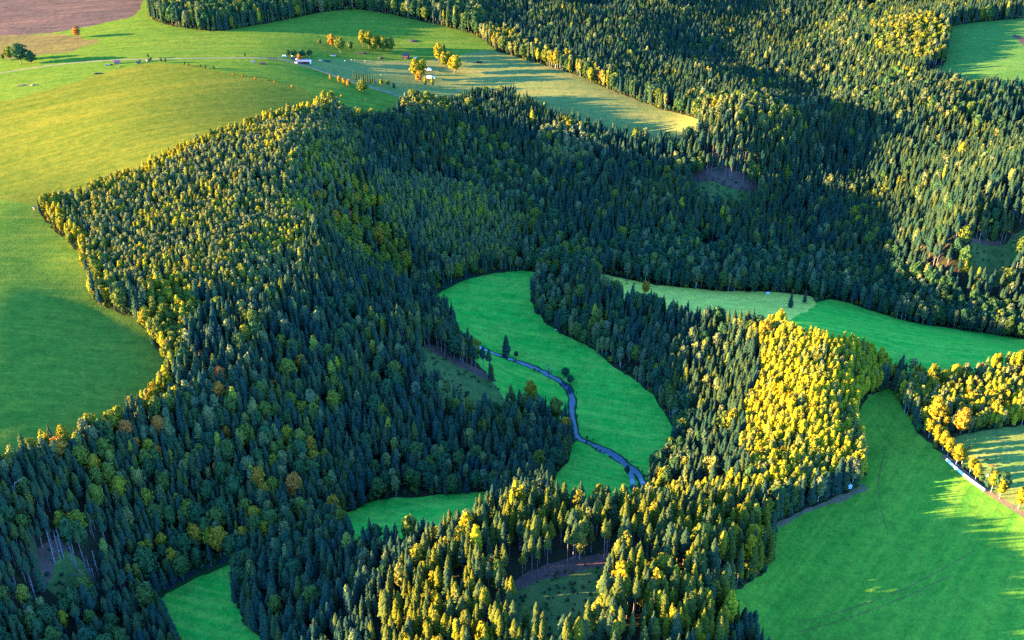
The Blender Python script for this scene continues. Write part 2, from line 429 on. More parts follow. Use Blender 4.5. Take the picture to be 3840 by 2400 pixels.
nz = N(nt, 'ShaderNodeTexNoise', Scale=0.8, Detail=4.0)
nt.links.new(geo.outputs['Position'], nz.inputs['Vector'])
bp = N(nt, 'ShaderNodeBump', Strength=0.15, Distance=0.2)
nt.links.new(nz.outputs[0], bp.inputs['Height']); nt.links.new(bp.outputs[0], b.inputs['Normal'])
G['river'] = G['stream'] = m

# ------------------------------------------------------------------ terrain: one sheet cut along the borders of its ground covers
ex = np.array([120, 300, 700, 1500, 3500, 9000.0])
X1 = np.concatenate([gx[0] - ex[::-1], gx, gx[-1] + ex])
Y1 = np.concatenate([gy[0] - np.array([60, 150, 400, 1200.0])[::-1], gy, gy[-1] + ex * 1.3])
TX, TY = np.meshgrid(X1, Y1)
TZ = hz(TX, TY)
far = np.maximum(np.maximum(np.abs(TX) - 1300, TY - 2400), 0)
TZ = TZ * np.exp(-far / 2500.0)
# the river lies in a shallow bed
rs = np.full(TX.size, -60.0)
for k in ('river', 'stream'):
    for a in A_[k]: rs = np.maximum(rs, a.sdf(TX.ravel(), TY.ravel()))
TZ = TZ - 1.0 * np.clip((rs.reshape(TX.shape) + 11.0) / 11.0, 0, 1)
verts = np.stack([TX.ravel(), TY.ravel(), TZ.ravel()], -1)
nx, ny = len(X1), len(Y1)
ii = (np.arange(ny - 1)[:, None] * nx + np.arange(nx - 1)).ravel()
tris = np.concatenate([np.stack([ii, ii + 1, ii + nx + 1], -1), np.stack([ii, ii + nx + 1, ii + nx], -1)])

def cut(verts, tris, s):
    """split triangles along s = 0 -> (verts, tris inside, tris outside)"""
    pos = s[tris] > 0
    cnt = pos.sum(1)
    ins, outs = [tris[cnt == 3]], [tris[cnt == 0]]
    new, extra = [], len(verts)
    cache = {}
    def mid(a, b_):
        nonlocal extra
        key = (a, b_) if a < b_ else (b_, a)
        if key not in cache:
            t = s[a] / (s[a] - s[b_])
            new.append(verts[a] + (verts[b_] - verts[a]) * t)
            cache[key] = extra; extra += 1
        return cache[key]
    ai, ao = [], []
    for want, A1, A2 in ((1, ai, ao), (2, ao, ai)):
        T, Pm = tris[cnt == want], pos[cnt == want]
        for t, p in zip(T.tolist(), Pm.tolist()):
            k = p.index(want == 1)
            a, b_, c_ = t[k], t[(k + 1) % 3], t[(k + 2) % 3]
            ab, ac = mid(a, b_), mid(a, c_)
            A1.append((a, ab, ac))
            A2.append((ab, b_, c_)); A2.append((ab, c_, ac))
    if ai: ins.append(np.array(ai))
    if ao: outs.append(np.array(ao))
    if new: verts = np.concatenate([verts, np.array(new)])
    return verts, np.concatenate(ins), np.concatenate(outs)

def mesh_from(name, vs, fs, mat, smooth=True):
    me = bpy.data.meshes.new(name)
    me.from_pydata(vs.tolist() if hasattr(vs, 'tolist') else vs, [], fs.tolist() if hasattr(fs, 'tolist') else fs)
    for q in (mat if isinstance(mat, (list, tuple)) else [mat]): me.materials.append(q)
    if smooth: me.polygons.foreach_set('use_smooth', np.ones(len(me.polygons), bool))
    me.update()
    return me

def link(name, me, parent=None):
    o = bpy.data.objects.new(name, me)
    col.objects.link(o)
    if parent is not None: o.parent = parent
    return o

# finer triangles along everything narrow, so that its edges run smooth
for rnd in range(2):
    sn_ = np.full(len(verts), -60.0)
    for k in ('river', 'stream', 'road', 'lane', 'field_edge', 'wheel_track'):
        for a in A_[k]: sn_ = np.maximum(sn_, a.sdf(verts[:, 0], verts[:, 1]))
    m_ = (sn_[tris] > (-8 if rnd == 0 else -5)).any(1)
    T, tris = tris[m_], tris[~m_]
    E = np.sort(np.concatenate([T[:, [0, 1]], T[:, [1, 2]], T[:, [2, 0]]]), 1)
    U, inv = np.unique(E, axis=0, return_inverse=True)
    inv = inv.ravel() + len(verts)
    verts = np.concatenate([verts, (verts[U[:, 0]] + verts[U[:, 1]]) / 2])
    ab, bc, ca = inv[:len(T)], inv[len(T):2 * len(T)], inv[2 * len(T):]
    tris = np.concatenate([tris, np.stack([T[:, 0], ab, ca], -1), np.stack([ab, T[:, 1], bc], -1), np.stack([ca, bc, T[:, 2]], -1), np.stack([ab, bc, ca], -1)])

COVERS = [('river','river'),('stream','stream'),('river_bank','river_bank'),('road','road'),('lane','lane'),('field_edge','field_edge'),('wheel_track','wheel_track'),('bare_earth','bare_earth'),('ploughed_field','ploughed_field'),
          ('stubble_field','stubble_field'),('pasture','pasture'),('hay_meadow','hay_meadow'),('upland_field','upland_field'),('valley_pasture','valley_pasture'),
          ('river_meadow','river_meadow'),('paddock','paddock'),('sloping_field','sloping_field'),('far_field','far_field'),('clearing','clearing')]
def put_ground(name, T):
    u, inv = np.unique(T, return_inverse=True)
    o = link(name, mesh_from(name, verts[u], inv.reshape(T.shape), G[name]))
    o['kind'] = 'structure'
    return o
for name, _ in COVERS:
    s = np.full(len(verts), -60.0)
    for a in A_[name]: s = np.maximum(s, a.sdf(verts[:, 0], verts[:, 1]))
    amp = 7.0 if name in ('hay_meadow', 'stubble_field') else 0.0 if name in ('road', 'stream', 'lane', 'wheel_track') else 1.3 if name in ('river', 'river_bank') else 2.2
    near = np.abs(s) < 12
    s[near] += amp * vnoise(verts[near, 0], verts[near, 1], 6 if amp < 5 else 16, 5)
    if name == 'river': s += 0
    s[s == 0] = 1e-4
    verts, ins, tris = cut(verts, tris, s)
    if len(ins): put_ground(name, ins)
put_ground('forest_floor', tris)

# ------------------------------------------------------------------ tree shapes (metres; one mesh for the crown, one for the trunk)
def crown_mat(name, stops, trans=0.22):
    m = bpy.data.materials.new(name)
    m.use_nodes = True
    nt = m.node_tree
    nt.nodes.remove(nt.nodes['Principled BSDF'])
    out = nt.nodes['Material Output']
    at = N(nt, 'ShaderNodeAttribute', attribute_type='INSTANCER', attribute_name='tint')
    base = ramp(nt, at.outputs['Fac'], stops)
    tc = N(nt, 'ShaderNodeTexCoord')
    nz = N(nt, 'ShaderNodeTexNoise', Scale=0.55, Detail=2.0)
    nt.links.new(tc.outputs['Object'], nz.inputs['Vector'])
    k = ramp(nt, nz.outputs[0], [(0.3, (0.68, 0.72, 0.75)), (0.7, (1.3, 1.25, 1.2))])
    base = mixc(nt, 1.0, base, k, 'MULTIPLY')
    d = N(nt, 'ShaderNodeBsdfDiffuse'); t = N(nt, 'ShaderNodeBsdfTranslucent'); mx = N(nt, 'ShaderNodeMixShader')
    mx.inputs[0].default_value = trans
    nt.links.new(base, d.inputs[0]); nt.links.new(base, t.inputs[0])
    nt.links.new(d.outputs[0], mx.inputs[1]); nt.links.new(t.outputs[0], mx.inputs[2])
    nt.links.new(mx.outputs[0], out.inputs[0])
    return m

def flat_mat(name, c1, c2=None, scale=1.5, rough=0.8, spec=0.2, metal=0.0):
    m, nt, b = new_mat(name)
    c2 = c2 or tuple(q * 0.75 for q in c1)
    tc = N(nt, 'ShaderNodeTexCoord')
    nz = N(nt, 'ShaderNodeTexNoise', Scale=scale, Detail=4.0)
    nt.links.new(tc.outputs['Object'], nz.inputs['Vector'])
    nt.links.new(ramp(nt, nz.outputs[0], [(0.35, c2), (0.65, c1)]), b.inputs['Base Color'])
    b.inputs['Roughness'].default_value = rough
    b.inputs['Specular IOR Level'].default_value = spec
    b.inputs['Metallic'].default_value = metal
    return m

M_CROWN = {
 'spruce': crown_mat('spruce_needles', [(0.0, (.016,.043,.034)), (0.45, (.033,.055,.026)), (0.8, (.068,.076,.014)), (1.0, (.105,.095,.009))], .12),  # low tints paint shaded teal needles, high tints sunlit yellow
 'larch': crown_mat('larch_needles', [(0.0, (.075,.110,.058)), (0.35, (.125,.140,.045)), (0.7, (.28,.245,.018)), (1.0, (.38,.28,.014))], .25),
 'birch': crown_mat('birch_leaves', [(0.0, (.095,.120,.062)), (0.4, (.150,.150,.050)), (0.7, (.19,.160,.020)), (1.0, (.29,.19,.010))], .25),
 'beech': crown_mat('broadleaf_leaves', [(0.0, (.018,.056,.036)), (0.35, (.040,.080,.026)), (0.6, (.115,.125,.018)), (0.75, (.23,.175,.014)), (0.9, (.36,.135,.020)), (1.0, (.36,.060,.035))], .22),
 'bare': flat_mat('bare_twigs', (.13,.10,.10), (.09,.07,.07)),
}
M_BARK = {
 'spruce': flat_mat('spruce_bark', (.26,.18,.18), (.18,.13,.13)),
 'larch': flat_mat('larch_bark', (.17,.12,.10), (.11,.08,.07)),
 'birch': flat_mat('birch_bark', (.50,.47,.43), (.22,.20,.19), 0.6),
 'beech': flat_mat('broadleaf_bark', (.13,.105,.085), (.08,.065,.055)),
 'bare': flat_mat('dead_wood', (.20,.18,.20), (.12,.105,.12)),
}

class Geo:
    def __init__(s): s.v, s.f = [], []
    def add(s, vs, fs):
        k = len(s.v); s.v += [tuple(map(float, q)) for q in vs]; s.f += [tuple(i + k for i in q) for q in fs]
        return s
    def tube(s, a, b, r0, r1, n=5, cap=False):
        a, b = np.array(a, float), np.array(b, float)
        d = b - a; d /= np.linalg.norm(d) + 1e-9
        u = np.cross(d, [0, 0, 1.0] if abs(d[2]) < 0.9 else [1.0, 0, 0]); u /= np.linalg.norm(u); w = np.cross(d, u)
        A = [2 * math.pi * k / n for k in range(n)]
        vs = [a + r0 * (math.cos(t) * u + math.sin(t) * w) for t in A] + [b + r1 * (math.cos(t) * u + math.sin(t) * w) for t in A]
        fs = [(k, (k + 1) % n, n + (k + 1) % n, n + k) for k in range(n)]
        if cap: fs += [tuple(range(n))[::-1], tuple(range(n, 2 * n))]
        return s.add(vs, fs)
    def box(s, x0, x1, y0, y1, z0, z1):
        vs = [(x0,y0,z0),(x1,y0,z0),(x1,y1,z0),(x0,y1,z0),(x0,y0,z1),(x1,y0,z1),(x1,y1,z1),(x0,y1,z1)]
        return s.add(vs, [(0,3,2,1),(4,5,6,7),(0,1,5,4),(1,2,6,5),(2,3,7,6),(3,0,4,7)])
    def prism(s, prof, y0, y1):
        """closed profile in x,z extruded along y"""
        n = len(prof)
        vs = [(x, y0, z) for x, z in prof] + [(x, y1, z) for x, z in prof]
        return s.add(vs, [(k, (k + 1) % n, n + (k + 1) % n, n + k) for k in range(n)] + [tuple(range(n))[::-1], tuple(range(n, 2 * n))])

def leaf(g, p, nrm, size, rnd):
    """a leaf clump: a small kite facing nrm"""
    nrm = np.array(nrm, float) + rnd.normal(0, 0.38, 3); nrm /= np.linalg.norm(nrm)
    u = np.cross(nrm, rnd.normal(0, 1, 3)); u /= np.linalg.norm(u); w = np.cross(nrm, u)
    a, b_ = size * rnd.uniform(.7, 1.25), size * rnd.uniform(.5, .9)
    p = np.array(p)
    g.add([p + u * a, p + w * b_ + nrm * .12 * size, p - u * a * .8, p - w * b_ + nrm * .12 * size], [(0, 1, 2, 3)])

def conifer(seed, Ht=25.0, zb=8.0, Rm=2.7, levels=17, nb=7, droop=.42, soft=0.0):
    r = np.random.default_rng(seed)
    g, t = Geo(), Geo()
    lean = r.normal(0, .012, 2)
    ax = lambda z: np.array([lean[0] * z, lean[1] * z, z])
    t.tube(ax(-1.0), ax(Ht * .55), .26, .15, 6); t.tube(ax(Ht * .55), ax(Ht * .985), .15, .02, 4)
    prof = lambda q: Rm * (min(1, .60 + 2.6 * q) * (1 - q) ** .62 if soft == 0 else (.45 + .55 * math.sin(min(q * 1.9 + .25, math.pi / 2))) * (1 - q * q) ** .55) if q < .999 else 0
    gaps = r.uniform(.78, 1.15, levels)
    for k in range(levels):
        q = (k + r.uniform(-.2, .2)) / levels
        q = min(max(q, 0), .98)
        z = zb + (Ht - zb) * q
        rad = prof(q) * gaps[k]
        m_ = nb if q < .75 else 5
        a0 = r.uniform(0, 6.28)
        for j in range(m_):
            a = a0 + 2 * math.pi * (j + r.uniform(-.25, .25)) / m_
            rr = max(.35, rad * r.uniform(.72, 1.18))
            d = np.array([math.cos(a), math.sin(a), 0]); w = np.array([-d[1], d[0], 0])
            dz = -droop * rr * r.uniform(.7, 1.3)
            hw = (.42 + .1 * soft) * rr * r.uniform(.8, 1.25) + .16
            th = .75 + .25 * (Ht - zb) / levels
            p0 = ax(z + th * .5); tip = p0 + d * rr + [0, 0, dz]
            midp = p0 + d * rr * .62 + [0, 0, dz * .35 + .16 * rr]
            g.add([p0, midp + w * hw - [0, 0, .30 * rr], tip, midp - w * hw - [0, 0, .30 * rr], midp], [(0, 1, 4), (1, 2, 4), (2, 3, 4), (3, 0, 4)])
            if soft and r.random() < soft:
                leaf(g, p0 + d * rr * r.uniform(.5, .95) + [0, 0, dz * .6 + r.uniform(-.2, .7)], d + [0, 0, .5], .75, r)
    n_ = 7
    qs = [0, .12, .4, .7, 1.0]
    vs = []
    for q in qs:
        for j in range(n_):
            a = 2 * math.pi * j / n_
            vs.append(ax(zb + (Ht - zb) * q * .985) + np.array([math.cos(a), math.sin(a), 0]) * max(.03, prof(min(q, .99)) * .55 * r.uniform(.85, 1.1)))
    fs = [(i * n_ + j, i * n_ + (j + 1) % n_, (i + 1) * n_ + (j + 1) % n_, (i + 1) * n_ + j) for i in range(len(qs) - 1) for j in range(n_)]
    g.add(vs, fs + [tuple(range(n_))[::-1]])
    return g, t

ICO = None
def ico():
    global ICO
    if ICO is None:
        import bmesh
        bm = bmesh.new(); bmesh.ops.create_icosphere(bm, subdivisions=2, radius=1)
        ICO = (np.array([q.co[:] for q in bm.verts]), [tuple(q.index for q in f.verts) for f in bm.faces]); bm.free()
    return ICO

def broadleaf(seed, Ht=22.0, zb=3.5, Rm=5.2, clusters=16, leaves=26, cr=(1.9, 2.8), ls=1.0, top=.55):
    r = np.random.default_rng(seed)
    g, t = Geo(), Geo()
    zc, hh = (zb + Ht) / 2, (Ht - zb) / 2
    t.tube((0, 0, -1), (r.normal(0, .2), r.normal(0, .2), zc), .42 * Rm / 5.2, .22 * Rm / 5.2, 6)
    cen = []
    for k in range(clusters):
        ph = 2.39996 * k + r.uniform(-.3, .3)
        u = 1 - 2 * (k + .5) / clusters
        s_ = math.sqrt(1 - u * u)
        shape = 1.0 - .25 * max(0, u) if top > .5 else 1.0 - .35 * abs(u)
        cen.append(np.array([math.cos(ph) * s_ * Rm * .66 * shape, math.sin(ph) * s_ * Rm * .66 * shape, zc + u * hh * .74]) * [r.uniform(.8, 1.15), r.uniform(.8, 1.15), 1])
    for k, c0 in enumerate(cen):
        if k % 2 == 0: t.tube((0, 0, zb + (zc - zb) * .5), c0 * [.85, .85, 1], .14 * Rm / 5.2, .05, 4)
        cr_ = r.uniform(*cr)
        outw = (c0 - [0, 0, zc]) / [Rm, Rm, hh]
        for q in range(leaves):
            d = r.normal(0, 1, 3); d /= np.linalg.norm(d)
            if d @ outw < -.15 * np.linalg.norm(outw): d = -d
            leaf(g, c0 + d * cr_ * r.uniform(.82, 1.1) * [1, 1, .85], d + [0, 0, .15], ls, r)
    iv, if_ = ico()
    disp = 1 + .18 * r.normal(0, 1, len(iv))
    g.add(iv * disp[:, None] * [Rm * .72, Rm * .72, hh * .82] + [0, 0, zc], if_)
    return g, t

def snag(seed, Ht=18.0):
    r = np.random.default_rng(seed)
    g, t = Geo(), Geo()
    t.tube((0, 0, -1), (.3, 0, Ht * .6), .24, .15, 6); t.tube((.3, 0, Ht * .6), (.4, .1, Ht), .15, .03, 4)
    for k in range(46):
        z = r.uniform(.3, .97) * Ht; a = r.uniform(0, 6.28); L = r.uniform(.8, 2.4) * (1.15 - z / Ht)
        g.tube((.3, 0, z), (.3 + L * math.cos(a), L * math.sin(a), z - .35 * L), .05, .015, 3)
    return g, t

def bare_tree(seed, Ht=12.0):
    r = np.random.default_rng(seed)
    g, t = Geo(), Geo()
    t.tube((0, 0, -1), (0, 0, Ht * .35), .3, .2, 6)
    for k in range(16):
        a = r.uniform(0, 6.28); z0 = Ht * r.uniform(.25, .36); L = r.uniform(.35, .65) * Ht; el = r.uniform(.5, 1.35)
        p = np.array([0, 0, z0]); e = p + L * np.array([math.cos(a) * math.cos(el), math.sin(a) * math.cos(el), math.sin(el)])
        g.tube(p, e, .1, .03, 4)
        for q in range(9):
            f = r.uniform(.35, 1); s0 = p + (e - p) * f; d = r.normal(0, 1, 3); d[2] = abs(d[2]) * .8
            g.tube(s0, s0 + d / np.linalg.norm(d) * r.uniform(.8, 2.0), .035, .01, 3)
    return g, t

SHAPES = {
 'spruce': [conifer(s, zb=z, Rm=rm) for s, z, rm in ((1, 9.5, 3.2), (2, 8.0, 3.5), (3, 10.5, 3.0), (4, 7.0, 3.4), (5, 9.0, 3.7), (6, 2.0, 3.7), (7, 1.2, 4.0), (8, 3.0, 3.5), (9, 14.5, 2.7), (10, 13.5, 2.9), (44, 11.0, 2.3), (45, 6.0, 4.3), (46, 5.0, 3.1))],
 'larch': [conifer(s, zb=z, Rm=rm, levels=15, nb=6, droop=.10, soft=.85) for s, z, rm in ((11, 6.0, 3.5), (12, 5.0, 3.8), (13, 7.0, 3.3), (14, 4.0, 3.7), (15, 6.5, 3.9))],
 'birch': [broadleaf(s, 20, z, rm, 14, 22, (1.2, 1.8), .72, .4) for s, z, rm in ((21, 4.5, 2.7), (22, 6.0, 2.5), (23, 3.5, 3.0), (24, 5.0, 3.2))],
 'beech': [broadleaf(s, 22, z, rm, 17, 26, (1.8, 2.7), 1.0, .6) for s, z, rm in ((31, 3.5, 5.4), (32, 3.0, 5.0), (33, 5.0, 4.7), (34, 2.0, 5.8), (35, 4.0, 5.2))],
 'snag': [snag(s) for s in (41, 42, 43)],
 'bare': [bare_tree(51)],
}
HT = {'spruce': 25.0, 'larch': 25.0, 'birch': 20.0, 'beech': 22.0, 'snag': 18.0, 'bare': 12.0}
MESH = {}
for k, lst in SHAPES.items():
    mk = 'bare' if k in ('snag', 'bare') else k
    for i, (g, t) in enumerate(lst):
        MESH[k, i] = (mesh_from('crown', g.v, g.f, M_BARK['bare'] if k == 'snag' else M_CROWN[mk], False), mesh_from('trunk', t.v, t.f, M_BARK['bare' if k == 'snag' else 'beech' if k == 'bare' else mk], True))

def joined(kind, i):
    g, t = SHAPES[kind][i]
    q = Geo(); q.v = g.v + t.v; q.f = g.f + [tuple(a + len(g.v) for a in f) for f in t.f]
    me = mesh_from(kind + '_shape', q.v, q.f, [M_CROWN[kind], M_BARK[kind]], False)
    mi = np.zeros(len(q.f), np.int32); mi[len(g.f):] = 1
    me.polygons.foreach_set('material_index', mi)
    return bpy.data.objects.new('%s_shape_%02d' % (kind, i), me)

# ------------------------------------------------------------------ where which trees grow (outlines in the 2419-wide survey)
ZONES = [  # outline, (spruce, larch, birch, broadleaf), height, broadleaf tint range, conifer/birch tint shift, spacing; tints also paint sun on lit edges and stands
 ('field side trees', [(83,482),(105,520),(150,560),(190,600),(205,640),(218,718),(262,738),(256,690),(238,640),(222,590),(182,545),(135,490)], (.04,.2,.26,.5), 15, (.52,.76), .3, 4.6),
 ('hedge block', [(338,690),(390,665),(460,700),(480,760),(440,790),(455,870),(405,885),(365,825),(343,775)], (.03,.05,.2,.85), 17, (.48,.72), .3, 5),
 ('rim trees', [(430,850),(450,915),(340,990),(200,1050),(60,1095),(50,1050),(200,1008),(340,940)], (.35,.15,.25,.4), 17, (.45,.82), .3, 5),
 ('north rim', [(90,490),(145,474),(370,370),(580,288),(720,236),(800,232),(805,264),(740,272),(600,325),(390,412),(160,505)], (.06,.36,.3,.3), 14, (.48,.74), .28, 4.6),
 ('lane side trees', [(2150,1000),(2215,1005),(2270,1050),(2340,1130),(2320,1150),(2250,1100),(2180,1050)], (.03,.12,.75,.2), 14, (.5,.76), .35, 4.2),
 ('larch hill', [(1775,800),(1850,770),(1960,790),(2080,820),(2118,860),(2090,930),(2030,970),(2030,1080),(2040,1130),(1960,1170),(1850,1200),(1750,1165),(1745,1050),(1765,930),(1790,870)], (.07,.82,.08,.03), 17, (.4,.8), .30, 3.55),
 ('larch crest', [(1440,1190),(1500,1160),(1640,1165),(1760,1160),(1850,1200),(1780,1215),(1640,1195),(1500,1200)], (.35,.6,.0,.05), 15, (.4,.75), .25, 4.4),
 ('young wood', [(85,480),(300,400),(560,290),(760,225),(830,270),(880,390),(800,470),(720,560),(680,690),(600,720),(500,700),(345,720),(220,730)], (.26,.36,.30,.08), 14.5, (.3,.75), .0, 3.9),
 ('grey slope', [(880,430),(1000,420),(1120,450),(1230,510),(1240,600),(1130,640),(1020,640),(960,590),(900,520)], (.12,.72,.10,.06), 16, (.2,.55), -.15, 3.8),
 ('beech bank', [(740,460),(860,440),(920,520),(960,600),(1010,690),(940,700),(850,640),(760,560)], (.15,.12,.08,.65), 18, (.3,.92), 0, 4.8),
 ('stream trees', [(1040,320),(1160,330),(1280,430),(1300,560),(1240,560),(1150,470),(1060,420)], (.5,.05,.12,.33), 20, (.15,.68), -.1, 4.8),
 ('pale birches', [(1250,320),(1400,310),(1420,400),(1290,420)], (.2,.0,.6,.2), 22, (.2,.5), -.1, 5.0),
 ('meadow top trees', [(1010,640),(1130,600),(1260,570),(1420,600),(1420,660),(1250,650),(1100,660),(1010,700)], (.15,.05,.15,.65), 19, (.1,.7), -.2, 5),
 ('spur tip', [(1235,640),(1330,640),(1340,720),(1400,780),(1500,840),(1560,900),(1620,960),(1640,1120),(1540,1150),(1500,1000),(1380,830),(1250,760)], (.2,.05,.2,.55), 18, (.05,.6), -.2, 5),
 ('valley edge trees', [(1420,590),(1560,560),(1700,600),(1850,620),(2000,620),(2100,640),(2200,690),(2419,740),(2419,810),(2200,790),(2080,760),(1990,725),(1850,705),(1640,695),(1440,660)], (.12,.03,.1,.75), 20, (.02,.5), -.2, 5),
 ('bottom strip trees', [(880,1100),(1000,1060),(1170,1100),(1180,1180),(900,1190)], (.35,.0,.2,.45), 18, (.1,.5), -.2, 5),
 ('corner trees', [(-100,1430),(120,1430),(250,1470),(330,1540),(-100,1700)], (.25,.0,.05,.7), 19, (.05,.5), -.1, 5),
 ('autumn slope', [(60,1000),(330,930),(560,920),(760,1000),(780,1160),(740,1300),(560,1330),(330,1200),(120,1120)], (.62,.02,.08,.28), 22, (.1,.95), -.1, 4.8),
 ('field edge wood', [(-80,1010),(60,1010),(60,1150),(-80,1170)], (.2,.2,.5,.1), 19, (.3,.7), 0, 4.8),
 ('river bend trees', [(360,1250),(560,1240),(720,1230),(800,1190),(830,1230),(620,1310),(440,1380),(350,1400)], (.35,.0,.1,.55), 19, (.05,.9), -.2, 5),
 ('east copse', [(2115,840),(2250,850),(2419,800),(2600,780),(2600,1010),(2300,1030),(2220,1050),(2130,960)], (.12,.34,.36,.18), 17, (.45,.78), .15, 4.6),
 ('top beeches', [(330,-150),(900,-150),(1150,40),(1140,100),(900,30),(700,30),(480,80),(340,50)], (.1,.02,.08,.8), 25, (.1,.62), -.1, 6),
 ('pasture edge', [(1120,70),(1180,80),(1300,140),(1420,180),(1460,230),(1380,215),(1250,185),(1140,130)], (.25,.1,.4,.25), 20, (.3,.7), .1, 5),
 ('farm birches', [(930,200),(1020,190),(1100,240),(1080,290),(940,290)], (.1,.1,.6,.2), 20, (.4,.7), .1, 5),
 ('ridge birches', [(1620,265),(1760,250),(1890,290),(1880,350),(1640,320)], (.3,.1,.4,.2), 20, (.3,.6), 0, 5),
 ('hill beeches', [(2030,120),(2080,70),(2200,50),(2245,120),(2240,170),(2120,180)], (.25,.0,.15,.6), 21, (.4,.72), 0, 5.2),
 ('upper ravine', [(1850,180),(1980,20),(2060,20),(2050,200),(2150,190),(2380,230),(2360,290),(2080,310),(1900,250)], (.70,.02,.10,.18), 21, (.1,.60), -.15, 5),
 ('stand round clearing', [(880,1512),(960,1340),(1100,1250),(1400,1200),(1800,1220),(1830,1350),(1720,1480),(1740,1620),(880,1620)], (.90,.03,.05,.02), 26.5, (.5,.8), .34, 5.5),  # high tint shift paints the sun onto this stand
]
ZA = [(nm, Area(pts(P, V)), np.array(pr), h_, tr, sh, s_) for nm, P, pr, h_, tr, sh, s_ in ZONES]
DEFAULT = ('spruce forest', None, np.array((.90,.02,.03,.06)), 22, (.1,.7), -.10, 4.9)

def zone_of(x, y):
    z = np.full(x.shape, -1)
    for k in range(len(ZA) - 1, -1, -1):
        a = ZA[k][1]
        m = (x > a.box[0]) & (x < a.box[1]) & (y > a.box[2]) & (y < a.box[3])
        idx = np.where(m)[0]
        hit = inside(x[idx] + 5 * vnoise(x[idx], y[idx], 18, 8), y[idx] + 5 * vnoise(x[idx], y[idx], 18, 9), a.P)
        z[idx[hit]] = k
    return z

def in_view(x, y, margin=170):
    z = hz(x, y)
    px, py, dp = project(x, y, z + 12)
    mpx = margin * FPX / np.maximum(dp, 1)
    return (dp > 50) & (px > -mpx) & (px < W + mpx * .35) & (py > -150) & (py < H + 260)

def jitter_grid(s):
    xs = np.arange(-1150, 1150, s); ys = np.arange(330, 2150, s * .866)
    X, Y = np.meshgrid(xs, ys)
    X = X + (np.arange(len(ys)) % 2)[:, None] * s / 2
    X, Y = X.ravel(), Y.ravel()
    X = X + rng.uniform(-.36, .36, X.size) * s; Y = Y + rng.uniform(-.36, .36, Y.size) * s
    m = in_view(X, Y)
    X, Y = X[m], Y[m]
    s_ = open_sdf(X, Y)
    m = s_ < .3
    return X[m], Y[m], s_[m]

def zget(z, i): return ZA[z][i] if z >= 0 else DEFAULT[i]
SP = ('spruce', 'larch', 'birch', 'beech')
trees = []      # kind, x, y, height, tint, shape, rot, edge distance, zone
FEATURE = []    # filled below: hand-placed trees
clear_sdf = lambda x, y: open_sdf(x, y, ['clearing', 'bare_earth'])
# pass 1: broad crowns; pass 2: everything slender in between
X, Y, S = jitter_grid(8.2)
Z = zone_of(X, Y)
noise = vnoise(X, Y, 45, 21) * .5 + .5
big = []
for k in range(len(X)):
    pr = zget(Z[k], 2)[3]
    if S[k] > -14 and Z[k] < 0: pr = max(pr, .22)
    if rng.random() < pr * (.45 + 1.1 * noise[k]):
        big.append(k)
kd = kdtree.KDTree(len(big))
for i, k in enumerate(big):
    kd.insert((X[k], Y[k], 0), i)
    t0, t1 = zget(Z[k], 4)
    q = rng.beta(1.5, 1.7)
    h_ = zget(Z[k], 3) * rng.uniform(.78, 1.08)
    trees.append(('beech', X[k], Y[k], h_, t0 + (t1 - t0) * q, int(rng.integers(5)), rng.uniform(0, 6.28), S[k], Z[k]))
kd.balance()
X, Y, S = jitter_grid(3.65)
Z = zone_of(X, Y)
CS = clear_sdf(X, Y); hn = vnoise(X, Y, 60, 31); sn = vnoise(X, Y, 35, 32)
for k in range(len(X)):
    sp = zget(Z[k], 6) * (1.15 if CS[k] > -16 else 1)
    if rng.random() > (3.55 / sp) ** 2 * (1 + .35 * sn[k]): continue
    near = kd.find((X[k], Y[k], 0))
    if near[2] is not None and near[2] < 4.0: continue
    p = zget(Z[k], 2)[:3]; tot = p.sum()
    r_ = rng.random() * tot
    kind = 'spruce' if r_ < p[0] else 'larch' if r_ < p[0] + p[1] else 'birch'
    h_ = zget(Z[k], 3) * (1 + .14 * hn[k]) * rng.triangular(.62, 1.0, 1.18)
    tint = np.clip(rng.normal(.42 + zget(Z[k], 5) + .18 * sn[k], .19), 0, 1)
    if kind == 'spruce':
        if CS[k] > -20 and rng.random() < .85: shp = 8 + int(rng.integers(2)); h_ *= 1.1
        else: shp = int(rng.choice((0, 1, 2, 3, 4, 10, 11, 12))) if rng.random() > (.7 if S[k] > -7 else .08) else 5 + int(rng.integers(3))
    else:
        shp = int(rng.integers(len(SHAPES[kind])))
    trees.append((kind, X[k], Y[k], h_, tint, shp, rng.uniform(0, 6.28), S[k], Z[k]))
X, Y, S = jitter_grid(3.4)
Z = zone_of(X, Y)
CS = clear_sdf(X, Y)
for k in np.where((S > -5.5) & (CS < -9))[0]:
    if rng.random() < .55:
        trees.append(('beech', X[k], Y[k], rng.uniform(2.5, 6.5), rng.choice([rng.uniform(0, .45), rng.uniform(.3, .75)]), int(rng.integers(5)), rng.uniform(0, 6.28), S[k], Z[k]))
xs, ys = np.meshgrid(np.arange(-900, 900, 3.1), np.arange(380, 1900, 3.1))
xs = (xs + rng.uniform(-1.4, 1.4, xs.shape)).ravel(); ys = (ys + rng.uniform(-1.4, 1.4, ys.shape)).ravel()
m_ = in_view(xs, ys, 10)
xs, ys = xs[m_], ys[m_]
rv_ = open_sdf(xs, ys, ['river'])
for x, y, w_ in zip(xs[(rv_ > -2.6) & (rv_ < -.4)], ys[(rv_ > -2.6) & (rv_ < -.4)], vnoise(xs[(rv_ > -2.6) & (rv_ < -.4)], ys[(rv_ > -2.6) & (rv_ < -.4)], 14, 78)):
    if rng.random() < .22 + .5 * w_:
        trees.append(('beech', x, y, rng.uniform(.8, 2.2), rng.uniform(.0, .5), int(rng.integers(5)), rng.uniform(0, 6.28), 1.0, -1))
q_ = open_sdf(xs, ys, ['clearing'])
